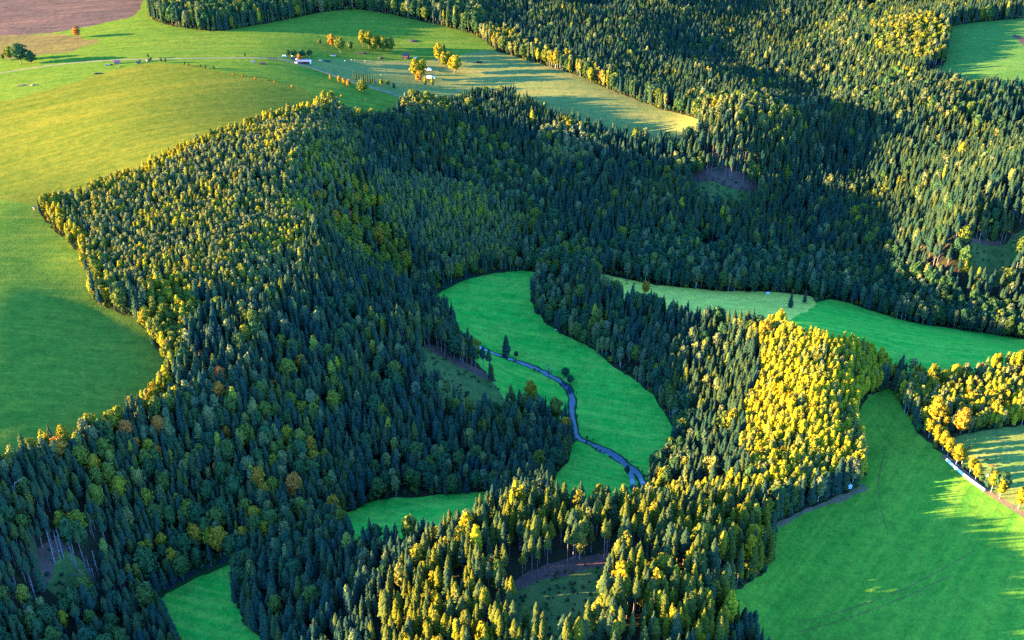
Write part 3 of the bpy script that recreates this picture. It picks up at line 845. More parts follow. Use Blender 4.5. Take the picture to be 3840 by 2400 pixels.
for x, y, w_ in zip(xs[q_ > 1], ys[q_ > 1], vnoise(xs[q_ > 1], ys[q_ > 1], 11, 77)):
    if rng.random() < .30 + .35 * w_:
        trees.append(('beech', x, y, rng.uniform(.9, 2.6), rng.uniform(.0, .55), int(rng.integers(5)), rng.uniform(0, 6.28), 1.0, -1))
print('trees', len(trees), {k: sum(t[0] == k for t in trees) for k in SP})

# ------------------------------------------------------------------ single trees that stand out
def feature(px, py, hpx, kind, tint, label, name=None, group=None, shape=None, wide=1.0):
    """a single tree: foot at survey point px,py, hpx survey pixels tall"""
    x, y = ground(np.array([px], float), np.array([py], float))
    dp = project(x, y, hz(x, y))[2]
    h = float(hpx * dp[0] / FPX / .88)
    FEATURE.append((float(x[0]), float(y[0]), kind, h, tint, label, name, group, shape, wide))

LEAFY = [
 (291,141,40,.92,'lone orange brown tree at the point of the ploughed field',1.0,None),
 (38,228,50,.55,'smaller browning tree beside the big dark tree by the pond',1.0,None),
 (80,240,72,.30,'biggest dark round tree beside the pond and the gravel road',1.15,None),
 (118,238,46,.35,'low dark tree on the field side of the biggest round tree',1.1,None),
 (12,226,22,.5,'low round bush at the pond by the picture edge',1.0,None),
 (1245,176,44,.88,'orange topped round tree uphill of the farm',1.0,None),
 (1277,199,56,.58,'large dark green round tree behind the white shed',1.0,None),
 (1313,190,34,.45,'dull green tree between the large dark tree and the pale clump',1.0,None),
 (1200,171,24,.50,'small lone oval tree on the lit field above the farm',.8,None),
 (1361,176,58,.70,'tall pale yellow tree at the uphill end of the farm clump',.75,None),
 (1384,182,62,.62,'tallest yellow brown tree of the farm clump',.8,None),
 (1404,192,48,.66,'slim yellowing tree inside the farm clump',.7,None),
 (1440,192,54,.60,'broad dull yellow tree near the lower end of the farm clump',.9,None),
 (1466,194,48,.55,'lowest round tree of the farm clump toward the red barn',.9,None),
 (1418,178,44,.84,'reddish brown tree at the back of the farm clump',.8,None),
 (1080,213,24,.25,'dark shrub behind the white caravan',1.2,None),
 (1103,214,26,.30,'dark bush with yellow top behind the blue van',1.2,None),
 (1134,214,26,.25,'dark round bush between van and barn',1.3,None),
 (1160,213,26,.28,'dark wide bush behind the lavender barn roof',1.3,None),
 (1123,233,28,.92,'small orange tree against the gable of the open barn',.8,None),
 (1360,344,42,.60,'wide olive fruit tree alone below the dirt track',1.25,None),
 (1645,232,64,.72,'tall golden tree at the top of the pasture tree row',.8,None),
 (1662,215,44,.50,'dull green tree tucked behind the tall golden one',.8,None),
 (1666,250,52,.64,'yellow green tree in the middle of the pasture tree row',.8,None),
 (1684,246,50,.72,'leaning yellow tree next to the widest golden tree',.7,None),
 (1706,275,62,.76,'widest golden tree standing in the brown pasture',1.15,None),
 (1560,300,74,.72,'tall golden tree beside the white shelters',.8,None),
 (1585,292,66,.68,'pale golden tree close against the white shelters',.7,None),
 (1572,312,44,.85,'small orange tree in front of the tall golden pair',.8,None),
 (2250,310,44,.93,'bright orange maple at the foot of the spruce edge',.9,'maple'),
 (2215,308,50,.68,'slim yellow tree just uphill of the bright orange maple',.6,None),
 (2420,1110,58,.84,'orange brown round tree at the narrow end of the valley pasture',.9,None),
 (2789,1232,40,1.0,'small bright red maple on the spur by the yellow oaks',.8,'maple'),
 (2772,1236,40,.75,'yellow sapling next to the red maple',.6,None),
 (2862,1292,95,.80,'big golden yellow oak at the corner of the larch hill',1.0,'oak'),
 (2925,1262,62,.80,'golden oak nearest the green valley meadow',.95,'oak'),
 (2805,1290,70,.45,'green spreading oak just outside the sunlight by the golden oak',1.0,'oak'),
 (2246,1895,92,.80,'glowing yellow maple topping the crest of the near stand',.85,'maple'),
 (1868,2225,150,.60,'pale cream big willow like tree standing over the clearing edge',.62,None),
 (482,1668,105,.93,'large rust red cherry tree on the lower rim of the upland field',.95,'cherry tree'),
 (520,1700,70,.88,'orange brown tree just below the rust red cherry',.7,None),
 (600,1740,80,.90,'thin red leaved tree on the autumn slope',.7,None),
 (855,1660,70,.88,'open orange tree among dark spruces on the autumn slope',.8,None),
 (820,1790,70,.85,'orange gold tree halfway down the autumn slope',.75,None),
 (246,1676,92,.74,'bright cream yellow tree on the rim of the upland field',.75,None),
 (348,1634,95,.72,'wide bright yellow green tree on the rim of the upland field',1.0,None),
 (455,1602,90,.68,'pale yellow crown next to the wide yellow green tree on the rim',1.0,None),
 (362,1680,90,.60,'brown leaved conical tree under the rim',.6,None),
 (830,2085,130,.82,'large orange gold oak over the dark river bend',.9,'oak'),
 (920,2060,100,.85,'orange leaved oak uphill of the large orange gold one',.8,'oak'),
 (1000,2030,90,.76,'yellow dome shaped tree over the river at the start of the meadow strip',1.0,None),
 (655,2145,110,.80,'narrow orange flecked tree on the river bank',.6,None),
 (560,2180,150,.30,'great dark round oak by the river with yellow flecks',.95,'oak'),
 (285,2010,110,.84,'orange brown tall tree above the dead spruces',.7,None),
 (262,1960,80,.66,'yellow tree behind the orange brown tall tree',.8,None),
 (140,2395,110,.42,'bright green round tree at the bottom corner',.95,None),
 (1135,1400,75,.85,'orange crowned tree in the middle of the spruce slope',.9,None),
 (1160,1680,95,.50,'light green spreading tree among the spruces above the strip',.85,None),
 (2740,1640,120,.66,'tall oak beside the larch hill below the orange top',.7,'oak'),
 (2755,1530,60,.90,'orange topped oak at the shaded foot of the larch hill',.6,'oak'),
 (3600,1630,110,.84,'bright orange beech in the copse by the paddock',.85,'beech'),
 (3505,1600,120,.78,'wide golden beech at the end of the lane trees',.9,'beech'),
 (3720,1590,100,.70,'pink gold tall tree standing over the paddock',.7,None),
 (3575,1450,95,.72,'large yellow round tree behind the copse',.75,None),
 (3480,1470,115,.70,'tallest pale yellow tree of the copse',.45,None),
 (3835,1470,110,.66,'tall yellow green tree at the picture edge of the copse',.6,None),
 (2470,1780,60,.55,'round olive bush tree at the river foot of the spur',1.1,None),
 (2450,1750,50,.62,'yellow green shrub tree behind the round olive one',1.2,None),
 (2080,1590,110,.52,'big green tree leaning over the river from the spruce slope',.8,None),
 (2120,1650,100,.85,'orange topped tree at the river corner',.7,None),
 (1990,1500,80,.80,'brown orange crown at the lip of the grassy clearing',.9,None),
 (2000,1520,60,.70,'yellowing crown just behind the brown orange crown at the clearing lip',.8,None),
 (2905,390,40,.55,'green tree with bright top in the upper ravine',1.0,None),
 (3090,240,46,.50,'light green round tree in the upper ravine below the beeches',1.1,None),
 (1190,760,44,.86,'orange peaked crown on the autumn bank',1.2,None),
 (1310,830,40,.97,'dull red crown in the middle of the autumn bank',1.2,'maple'),
 (1350,960,60,.74,'golden crown near the lower end of the autumn bank',1.1,None),
 (1440,1060,64,.72,'lowest golden crown of the autumn bank',1.0,None),
 (680,1140,66,.62,'dark olive crown with a yellow cap in the bushy block',1.1,None),
]
for px, py, hpx, tint, label, wide, cat in LEAFY: wide *= 1.35 if py < 400 else 1.12; feature(px, py, hpx, 'beech', tint, label, wide=wide, name=(cat.replace(' ', '_') + ('' if 'tree' in cat else '_tree')) if cat else None)
for px, py, hpx, t, w_ in ((526,233,10,'by the cream hut',1), (556,218,15,'behind the cream hut',1), (566,230,16,'beside the cream hut',1), (605,235,18,'first of the pair past the hut',.9), (621,236,18,'second of the pair past the hut',.9),
        (692,245,14,'highest of the five down the hay edge',.9), (708,249,12,'second of the five down the hay edge',.9), (753,256,15,'third of the five down the hay edge',.9), (770,258,15,'fourth of the five down the hay edge',.9), (802,264,17,'last of the five down the hay edge',.9),
        (919,213,14,'alone uphill of the gravel road',.9)):
    feature(px, py, hpx, 'beech', .42, 'small dark round roadside tree ' + t, 'roadside_tree', 'small trees along the gravel road', wide=w_)
for px, py, hpx, t in ((873,283,9,'highest up the slope'), (909,288,9,'next to the highest one'), (958,298,9,'third down the slope'), (1000,306,8,'faint one in the middle of the row'), (1031,312,11,'just below the middle of the row'), (1096,330,12,'lowest, nearest the wood'),
        (1240,300,20,'beside the dirt track, first of four'), (1272,309,23,'beside the dirt track, second of four'), (1290,314,20,'beside the dirt track, third of four'), (1307,323,24,'beside the dirt track, last of four'), (1280,364,9,'tiny one above the grass pocket')):
    feature(px, py, hpx, 'beech', .83, 'little orange brown fruit tree ' + t, 'fruit_tree', 'orange brown fruit trees on the slope')
for k, (px, py, hpx) in enumerate(((1326,294,28), (1335,297,30), (1345,300,28), (1356,304,30), (1363,306,32), (1371,308,30), (1379,310,32), (1387,312,30), (1396,314,32), (1404,316,28))):
    feature(px, py, hpx, 'spruce', .45, 'dark spruce of the short hedge row by the pasture track, %s from its upper end' % ('first','second','third','fourth','fifth','sixth','seventh','eighth','ninth','last')[k], 'hedge_spruce', 'spruces of the hedge row', shape=5 + k % 3, wide=1.15)
for px, py, hpx, t in ((1430,320,24,'yellow'), (1455,326,26,'olive'), (1478,337,24,'dark')):
    feature(px, py, hpx, 'beech', {'yellow': .7, 'olive': .55, 'dark': .3}[t], t + ' shrub at the lower end of the spruce hedge', 'shrub')
BIRCH = [(3482,1640,64,'uppermost'), (3506,1660,66,'second from the top'), (3534,1690,72,'third from the top'), (3552,1712,70,'fourth from the top'), (3583,1748,84,'tallest, at the far end of the white bales'), (3606,1742,62,'just behind the tallest'),
         (3634,1778,62,'beside the middle of the white bales'), (3657,1800,62,'with bare foot beside the white bales'), (3715,1846,78,'first past the near end of the white bales'), (3747,1870,76,'second past the near end of the white bales'), (3818,1908,80,'next to last by the paddock corner'), (3846,1925,76,'last, cut by the picture edge')]
for px, py, hpx, t in BIRCH: feature(px, py, hpx * 1.15, 'birch', .88, 'golden lane birch, ' + t, 'lane_birch', 'golden birches along the lane', wide=1.25)
feature(1595, 330, 44, 'birch', .70, 'slim pinkish birch in front of the lower white shelter'); feature(1622, 334, 44, 'birch', .72, 'pinkish birch at the corner of the lower white shelter')
feature(1372, 380, 10, 'birch', .8, 'tiny yellow bush in the pocket of grass', 'shrub')
feature(2963, 1152, 58, 'spruce', .35, 'free standing dark spruce at the ditch of the valley pasture, the lower one', shape=6, wide=1.25)
feature(3015, 1137, 56, 'spruce', .30, 'free standing dark spruce at the ditch of the valley pasture, the upper one', shape=5, wide=1.1)
feature(1898, 1330, 78, 'spruce', .25, 'lone dark conifer on the bank of the meandering river', shape=6, wide=1.5)
feature(1935, 1340, 24, 'beech', .2, 'dark low bush on the river bank beside the lone conifer', 'shrub', wide=1.4)
feature(2058, 1424, 70, 'bare', .5, 'leafless tree leaning over the river in the meadow', 'bare_tree')
for px, py, hpx, t in ((2120,1412,36,'nearest the leafless tree'), (2138,1438,34,'lower one below the leafless tree')): feature(px, py, hpx, 'beech', .12, 'dark river bank bush ' + t, 'shrub', 'dark bushes on the river bank', wide=1.5)
feature(2352, 1780, 40, 'beech', .1, 'dark bush on the islet between river and side arm', 'shrub', wide=.9)
feature(2786, 2350, 90, 'spruce', .2, 'broad dark spruce alone on the edge of the sloping field', shape=6, wide=1.6)
feature(2600, 2395, 80, 'larch', .95, 'tiered orange larch low in the near stand', shape=1); feature(2600, 2330, 60, 'larch', .9, 'yellow larch top above the tiered orange one')
feature(110, 1730, 70, 'spruce', .55, 'twin topped tall spruce on the rim, the outer one', shape=5); feature(165, 1722, 72, 'spruce', .5, 'twin topped tall spruce on the rim, the inner one', shape=6)
feature(318, 2215, 100, 'birch', .35, 'pale birch with a bare white trunk below the dead spruces')
for k, (px, py, hpx, t) in enumerate(((206,2115,150,'tallest, at the upper edge of the dead group'), (226,2100,130,'second of the upper dead group'), (240,2095,135,'third of the upper dead group'), (282,2130,120,'leaning one in the middle of the dead group'),
        (292,2140,110,'thick one in the middle of the dead group'), (326,2150,100,'bushy one behind the pale birch'), (348,2190,120,'slender one past the pale birch'), (362,2200,100,'last but one of the lower dead group'), (372,2165,120,'last of the dead group'),
        (137,2265,120,'alone below the brown clearing'), (60,2190,80,'thin one at the picture edge'), (520,2120,70,'grey one by the great dark oak'))):
    feature(px, py, hpx, 'snag', .5, 'dead grey spruce, ' + t, 'dead_tree', 'dead grey spruces on the slope', shape=k % 3)
feature(205, 2300, 55, 'snag', .5, 'brown dead sapling below the clearing', 'dead_tree'); feature(640, 2360, 60, 'snag', .5, 'pale dead spruce at the edge of the bottom meadow', 'dead_tree')

# ------------------------------------------------------------------ build: the 300 largest of each kind as objects, the rest as one forest per kind
def tree_object(kind, shape, x, y, z, h, rot, tint, name, label, cat, group=None, wide=1.0):
    e = bpy.data.objects.new(name, None)
    e.empty_display_size = 0.5
    col.objects.link(e)
    s = h / HT[kind]
    e.location = (x, y, z); e.rotation_euler = (0, 0, rot); w_ = s ** .75 * random.uniform(.78, 1.26) if wide == 1.0 else s * wide
    e.scale = (w_, w_, s)
    e['label'] = label; e['category'] = cat
    if group: e['group'] = group
    for nm, me in zip(('crown', 'trunk'), MESH[kind, shape]):
        o = link('branches' if nm == 'crown' and kind in ('snag', 'bare') else nm, me, e)
        o['tint'] = float(tint)
        if nm == 'crown' and kind in ('snag', 'bare'): o['kind'] = 'stuff'
    return e

KNAME = {'spruce': ('spruce_tree', 'spruce'), 'larch': ('larch_tree', 'larch'), 'birch': ('birch_tree', 'birch'), 'beech': ('broadleaf_tree', 'broadleaf tree')}
def colour_word(kind, t):
    if kind == 'spruce': return 'dark green' if t < .5 else 'olive' if t < .75 else 'golden olive' if t < .9 else 'yellowish'
    if kind == 'larch': return 'grey green' if t < .4 else 'yellow green' if t < .65 else 'golden' if t < .85 else 'deep golden'
    if kind == 'birch': return 'pale green' if t < .4 else 'straw coloured' if t < .65 else 'yellow'
    return 'dark green' if t < .25 else 'mid green' if t < .5 else 'olive brown' if t < .66 else 'yellowing' if t < .8 else 'orange'

LAND = [(1960,2185,'small clearing'),(2246,1890,'glowing crest maple'),(2735,2190,'rusty root plate'),(1868,2215,'pale cream tree'),(1450,1900,'narrow meadow strip'),(690,2125,'dark river bend'),(760,2290,'bottom meadow'),
 (280,2120,'dead grey spruces'),(100,1885,'pale broken trunk'),(480,1660,'rust red cherry tree'),(560,2180,'great dark oak'),(2600,2370,'tiered orange larch'),(3182,1840,'pale blue hunting stand'),(1800,1440,'grassy clearing'),
 (2470,1780,'round olive tree'),(2862,1285,'big golden oak'),(2755,1530,'orange topped oak'),(3345,1450,'field tip'),(3640,1660,'paddock'),(3600,1625,'bright orange beech'),(135,781,'white hunting stand'),(640,1180,'bushy block'),
 (2420,1110,'orange valley tree'),(2990,1150,'two ditch spruces'),(2700,440,'upper bare clearing'),(3700,990,'bushy slope clearing'),(2788,1225,'red maple'),(1160,1680,'light green slope tree'),(1135,1400,'orange slope tree'),
 (1350,960,'autumn bank'),(2000,1015,'meadow head'),(2250,310,'bright orange maple'),(1606,280,'white shelters'),(2080,1590,'river corner'),(830,2080,'large gold oak'),(140,2390,'bright green corner tree'),(240,1670,'cream rim tree'),
 (3000,1850,'lower hill edge'),(2600,1850,'low crest'),(2786,2350,'broad field spruce'),(1300,2300,'shaded near flank'),(1000,2050,'strip head'),(1700,1700,'spruce slope foot'),(900,1600,'autumn slope'),(3060,1330,'round hill top'),(2950,1600,'round hill middle'),
 (2200,2330,'bottom larches'),(2500,2150,'sunlit spruce middle'),(2350,2020,'clearing backdrop'),(1600,2150,'sunlit stand edge')]
lp = np.array([(a, b_) for a, b_, _ in LAND], float)
lwx, lwy = ground(lp[:, 0], lp[:, 1])
USED = {}
ORD = 'very,second,third,fourth,fifth,sixth,seventh,eighth,ninth,tenth,eleventh,twelfth,thirteenth,fourteenth,fifteenth,sixteenth,seventeenth,eighteenth'.split(',')
def own_label(kind, cat, x, y, h, tint, shape):
    d2 = (lwx - x) ** 2 + (lwy - y) ** 2
    k = int(np.argmin(d2))
    dx, dy = x - lwx[k], y - lwy[k]
    side = ('beyond' if dy > 0 else 'in front of') if abs(dy) > abs(dx) else ('right of' if dx > 0 else 'left of')
    near = 'just ' if d2[k] < 18 ** 2 else 'well ' if d2[k] > 45 ** 2 else ''
    t = h / HT[kind]
    size = 'tall' if t > (.98 if kind == 'spruce' else .78) else 'low' if t < (.80 if kind == 'spruce' else .62) else 'middling'
    form = ('full skirted ' if 5 <= shape <= 7 else 'bare stemmed ' if shape in (8, 9) else 'slim ' if shape == 10 else 'broad ' if shape == 11 else '') if kind == 'spruce' else ''
    base = '%s %s%s %s' % (size, form, colour_word(kind, tint), cat)
    tail = '%s%s the %s' % (near, side, LAND[k][2])
    n_ = USED.get((base, tail), 0); USED[base, tail] = n_ + 1
    if n_ == 0: return base + ' ' + tail, LAND[k][2]
    key = (base, side, LAND[k][2]); m_ = USED.get(key, 1); USED[key] = m_ + 1
    return '%s, %s nearest %s the %s' % (base, ORD[m_] if m_ < len(ORD) else 'far', side, LAND[k][2]), LAND[k][2]

def visible(x, y, z, h):
    px, py, dp = project(x, y, z + h * .85)
    ok = (px > 0) & (px < W) & (py > 0) & (py < H)
    gx_, gy_ = ground(px, py)
    return ok & (gy_ > y - 1.0), px, py, dp

LIMIT = 300
stuff_nodes = None
def forest_group():
    ng = bpy.data.node_groups.new('forest', 'GeometryNodeTree')
    ng.interface.new_socket('Geometry', in_out='INPUT', socket_type='NodeSocketGeometry')
    ng.interface.new_socket('Shapes', in_out='INPUT', socket_type='NodeSocketCollection')
    ng.interface.new_socket('Geometry', in_out='OUTPUT', socket_type='NodeSocketGeometry')
    L = ng.links.new
    gi, go = ng.nodes.new('NodeGroupInput'), ng.nodes.new('NodeGroupOutput')
    ci = ng.nodes.new('GeometryNodeCollectionInfo')
    ci.inputs['Separate Children'].default_value = True; ci.inputs['Reset Children'].default_value = True
    L(gi.outputs['Shapes'], ci.inputs['Collection'])
    ip = ng.nodes.new('GeometryNodeInstanceOnPoints')
    ip.inputs['Pick Instance'].default_value = True
    L(gi.outputs['Geometry'], ip.inputs['Points']); L(ci.outputs[0], ip.inputs['Instance'])
    def att(nm, ty):
        a = ng.nodes.new('GeometryNodeInputNamedAttribute'); a.data_type = ty; a.inputs['Name'].default_value = nm
        return a.outputs['Attribute']
    L(att('shape', 'INT'), ip.inputs['Instance Index'])
    er = ng.nodes.new('FunctionNodeEulerToRotation'); cb = ng.nodes.new('ShaderNodeCombineXYZ')
    L(att('rot', 'FLOAT'), cb.inputs[2]); L(cb.outputs[0], er.inputs[0]); L(er.outputs[0], ip.inputs['Rotation'])
    L(att('scl', 'FLOAT_VECTOR'), ip.inputs['Scale'])
    L(ip.outputs[0], go.inputs[0])
    return ng, ng.interface.items_tree['Shapes'].identifier

ng, sock = forest_group()
T_ = {k: [t for t in trees if t[0] == k] for k in SP}
FOREST = {'spruce': ('spruce_forest', 'dense dark spruce forest covering the valley slopes'), 'larch': ('larch_forest', 'pale larches massed on hill and slopes'),
          'birch': ('birch_forest', 'slender pale birches scattered through the woods'), 'beech': ('broadleaf_forest', 'round crowned broadleaf trees scattered through the woods')}
n_feat = {k: 0 for k in SP}
fpos = []
for x, y, kind, h, tint, label, name, group, shape, wide in FEATURE:
    if kind in n_feat and name is None: n_feat[kind] += 1
    shp = shape if shape is not None else int(rng.integers(len(SHAPES[kind])))
    nm = name or KNAME[kind][0]
    cat = 'tree' if name else KNAME[kind][1]
    if name == 'shrub': cat = 'shrub'
    tree_object(kind, shp, x, y, float(hz(x, y)) - .1, h, random.uniform(0, 6.28), tint, nm, label, cat, group, wide)
    fpos.append((x, y, (2.6 if kind in ('spruce', 'larch', 'birch') else 4.5) * h / HT[kind] * wide))
for kind in SP:
    L_ = T_[kind]
    a = np.array([(t[1], t[2], t[3]) for t in L_])
    keep = np.ones(len(L_), bool)
    for x, y, r_ in fpos:
        keep &= (a[:, 0] - x) ** 2 + (a[:, 1] - y) ** 2 > r_ * r_
    zz = hz(a[:, 0], a[:, 1])
    vis, px, py, dp = visible(a[:, 0], a[:, 1], zz, a[:, 2])
    size = a[:, 2] / dp * (vis & keep)
    order = np.argsort(-size)
    ind = set(order[:LIMIT - n_feat[kind]].tolist())
    nearest = lambda k: float(np.min((lwx - L_[k][1]) ** 2 + (lwy - L_[k][2]) ** 2))
    for k in sorted(ind, key=nearest):
        t = L_[k]
        nm, cat = KNAME[kind]
        lab, lm = own_label(kind, cat, t[1], t[2], t[3], t[4], t[5])
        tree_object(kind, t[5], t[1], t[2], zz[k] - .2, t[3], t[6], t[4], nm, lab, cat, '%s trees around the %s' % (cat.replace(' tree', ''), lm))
    rest = [k for k in range(len(L_)) if k not in ind and keep[k]]
    me = bpy.data.meshes.new(FOREST[kind][0])
    me.from_pydata([(L_[k][1], L_[k][2], float(zz[k]) - .2) for k in rest], [], [])
    def put(nm, ty, arr):
        at = me.attributes.new(nm, ty, 'POINT'); at.data.foreach_set('vector' if ty == 'FLOAT_VECTOR' else 'value', arr)
    put('shape', 'INT', np.array([L_[k][5] for k in rest], np.int32))
    put('rot', 'FLOAT', np.array([L_[k][6] for k in rest], np.float32))
    put('tint', 'FLOAT', np.array([L_[k][4] for k in rest], np.float32))
    sc_ = np.array([L_[k][3] / HT[kind] for k in rest], np.float32)
    wd = sc_ ** .75 * rng.uniform(.76, 1.28, len(rest)).astype(np.float32)
    put('scl', 'FLOAT_VECTOR', np.stack([wd, wd, sc_], -1).ravel().astype(np.float32))
    o = link(FOREST[kind][0], me)
    o['kind'] = 'stuff'; o['label'] = FOREST[kind][1]; o['category'] = 'forest'
    cl = bpy.data.collections.new(kind + '_shapes')
    for i in range(len(SHAPES[kind])): cl.objects.link(joined(kind, i))
    md = o.modifiers.new('forest', 'NODES'); md.node_group = ng; md[sock] = cl
# ------------------------------------------------------------------ farm, vehicles, animals and other single things
def spot(px, py):
    x, y = ground(np.array([px], float), np.array([py], float))
    return float(x[0]), float(y[0]), float(hz(x, y)[0])

def thing(name, label, cat, px, py, rot=0.0, group=None, loc=None):
    e = bpy.data.objects.new(name, None)
    e.empty_display_size = 0.5
    col.objects.link(e)
    e.location = loc or spot(px, py); e.rotation_euler = (0, 0, R(rot))
    e['label'] = label; e['category'] = cat
    if group: e['group'] = group
    return e

def part(name, g, mat, parent, smooth=False):
    return link(name, mesh_from(name, g.v, g.f, mat, smooth), parent)

def copy_thing(src, loc, rot, label):
    e = src.copy(); col.objects.link(e)
    e.location = loc; e.rotation_euler = (0, 0, R(rot)); e['label'] = label
    for ch in src.children:
        d = ch.copy(); col.objects.link(d); d.parent = e
        for gch in ch.children:
            f = gch.copy(); col.objects.link(f); f.parent = d
    return e

M = {
 'lavender': flat_mat('lavender_metal', (0.162,0.149,0.189), (0.135,0.126,0.162), .5, .5, .4), 'white': flat_mat('white_paint', (.62,.61,.58), (.54,.53,.51), .6, .5, .4),
 'redwall': flat_mat('red_boards', (0.162,0.027,0.032), (0.117,0.023,0.027), .8), 'darkwood': flat_mat('dark_boards', (0.025,0.020,0.018), (0.016,0.013,0.013), .8), 'wood': flat_mat('weathered_wood', (0.090,0.063,0.045), (0.059,0.041,0.029), 1.2),
 'redroof': flat_mat('red_roof', (0.153,0.050,0.045), (0.122,0.038,0.036), .7), 'pinkroof': flat_mat('pink_roof', (0.162,0.059,0.081), (0.126,0.045,0.063), .7), 'cream': flat_mat('cream_render', (0.203,0.162,0.117), (0.171,0.135,0.095), .7),
 'glass': flat_mat('window_glass', (0.009,0.011,0.013), (0.007,0.009,0.011), 1, .1, .6), 'rubber': flat_mat('rubber', (0.009,0.009,0.009), (0.007,0.007,0.007)), 'blue': flat_mat('blue_paint', (0.027,0.054,0.180), (0.023,0.045,0.153), .5, .35, .5),
 'paleblue': flat_mat('pale_blue_paint', (0.126,0.162,0.234), (0.108,0.140,0.207), .5, .35, .5), 'silver': flat_mat('silver_paint', (0.189,0.194,0.203), (0.162,0.167,0.176), .5, .35, .5), 'redpaint': flat_mat('red_paint', (0.180,0.018,0.023), (0.149,0.016,0.018), .5, .4, .5),
 'grey': flat_mat('grey_metal', (0.117,0.113,0.117), (0.090,0.086,0.090), .6, .5, .4), 'dark': flat_mat('dark_metal', (0.018,0.016,0.023), (0.013,0.011,0.016), .8), 'tarp': flat_mat('white_tarpaulin', (.60,.68,.72), (.52,.60,.64), .5, .6, .3),
 'film': flat_mat('white_bale_film', (.70,.69,.68), (.62,.61,.60), 1.0, .45, .4), 'hay': flat_mat('old_hay', (0.108,0.086,0.045), (0.077,0.059,0.032), 1.5), 'manure': flat_mat('dark_manure', (0.023,0.016,0.016), (0.013,0.010,0.010), 1.5),
 'brush': flat_mat('cut_brush', (0.054,0.038,0.032), (0.032,0.023,0.020), 2.0), 'straw': flat_mat('pale_straw', (0.180,0.144,0.081), (0.135,0.108,0.059), 1.5), 'bluewhite': flat_mat('pale_boards', (.48,.62,.68), (.40,.52,.58), .9),
 'brick': flat_mat('red_brick_stack', (0.122,0.045,0.034), (0.090,0.034,0.027), 1.2), 'cowbrown': flat_mat('cow_hide_brown', (0.108,0.038,0.020), (0.072,0.025,0.013), .6), 'cowwhite': flat_mat('cow_hide_pale', (0.248,0.180,0.144), (0.135,0.054,0.032), .35), 'cowdark': flat_mat('cow_hide_dark', (0.032,0.011,0.009), (0.020,0.008,0.007), .6),
 'wool': flat_mat('sheep_wool', (.62,.58,.50), (.50,.46,.40), 2.0), 'palewood': flat_mat('peeled_wood', (0.162,0.153,0.144), (0.117,0.113,0.108), 1.5), 'stone': flat_mat('pale_stone', (0.180,0.149,0.131), (0.126,0.104,0.090), .8),
}

# --- open barn with the lavender metal roof
b_ = thing('open_barn', 'open fronted barn with lavender metal roof, red panel and white end wall', 'barn', 1139, 236, 3)
L2, D2 = 8.0, 3.4
part('back_wall', Geo().box(-L2, L2, D2 - .15, D2, -.3, 3.4), M['darkwood'], b_)
part('end_wall', Geo().box(-L2, -L2 + .15, -D2, D2 - .16, -.3, 3.3), M['redwall'], b_)['label'] = 'red gable wall'
part('end_wall', Geo().box(L2 - .15, L2 + 1.2, -D2 - .2, D2 - .16, -.3, 3.6), M['white'], b_)['label'] = 'white gable wall'
part('front_panel', Geo().box(-L2 + .3, -.8, -D2, -D2 + .12, -.3, 2.9), M['redwall'], b_)
for x in (-.4, 2.2, 4.8): part('post', Geo().box(x - .1, x + .1, -D2, -D2 + .2, -.3, 2.8), M['wood'], b_)
part('roof', Geo().prism([(-D2 - .7, 2.75), (-.2, 4.9), (D2 + .5, 3.4), (D2 + .5, 3.25), (-.2, 4.72), (-D2 - .7, 2.6)], -L2 - .5, L2 + .5), M['lavender'], b_).rotation_euler = (0, 0, R(90))
part('hay_stack', Geo().box(2.6, 7.2, -.5, 2.6, -.2, 2.0), M['hay'], b_)

# --- barn with the red roof in the grass
b_ = thing('field_barn', 'small dark barn with a bright red monopitch roof alone in grass', 'barn', 1522, 219, -12)
part('wall', Geo().box(-3.6, 3.6, -3.4, 3.4, -.4, 3.0), M['darkwood'], b_)
part('roof', Geo().prism([(-4.1, 3.05), (4.2, 6.2), (4.2, 6.38), (-4.1, 3.23)], -4.1, 4.1), M['redroof'], b_).rotation_euler = (0, 0, R(90))
part('rear_wall', Geo().box(-3.6, 3.6, 3.2, 3.41, 3.0, 5.7), M['darkwood'], b_)
part('door', Geo().box(-1.2, 1.2, -3.48, -3.41, -.3, 2.4), M['wood'], b_)

def hut(name, label, cat, px, py, rot, w, d, h, rise, wall, roof, door=True, win=True):
    e = thing(name, label, cat, px, py, rot)
    part('wall', Geo().prism([(-d, -.3), (d, -.3), (d, h), (0, h + rise - .08), (-d, h)], -w, w), wall, e).rotation_euler = (0, 0, R(90))
    part('roof', Geo().prism([(-d - .35, h - .2), (0, h + rise), (d + .35, h - .2), (d + .35, h - .05), (0, h + rise + .18), (-d - .35, h - .05)], -w - .3, w + .3), roof, e).rotation_euler = (0, 0, R(90))
    if door: part('door', Geo().box(w * .1, w * .1 + .9, -d - .05, -d - .003, -.2, 1.9), M['darkwood'], e)
    if win: part('window', Geo().box(-w * .7, -w * .7 + .9, -d - .05, -d - .003, .9, 1.7), M['glass'], e)
    return e
hut('cottage', 'tiny cottage with pink roof and pale lit gable', 'cottage', 440, 238, 8, 3.2, 2.4, 2.4, 1.7, M['cream'], M['pinkroof'])
hut('shed', 'small white fronted shed below the large dark green tree', 'shed', 1250, 209, 0, 2.6, 1.6, 2.0, .6, M['white'], M['dark'])
hut('hut', 'cream hut among the small roadside trees', 'hut', 556, 230, 60, 1.8, 1.4, 2.0, .9, M['cream'], M['cream'])
hut('cabin', 'low sand coloured cabin with a small tree at its corner', 'cabin', 519, 237, 20, 2.6, 1.5, 1.5, .8, M['cream'], M['wood'])
hut('trailer_hut', 'small white hut at the wood edge of the valley pasture', 'hut', 2878, 1102, 2, 1.4, 1.0, 1.3, .45, M['white'], M['white'], False)
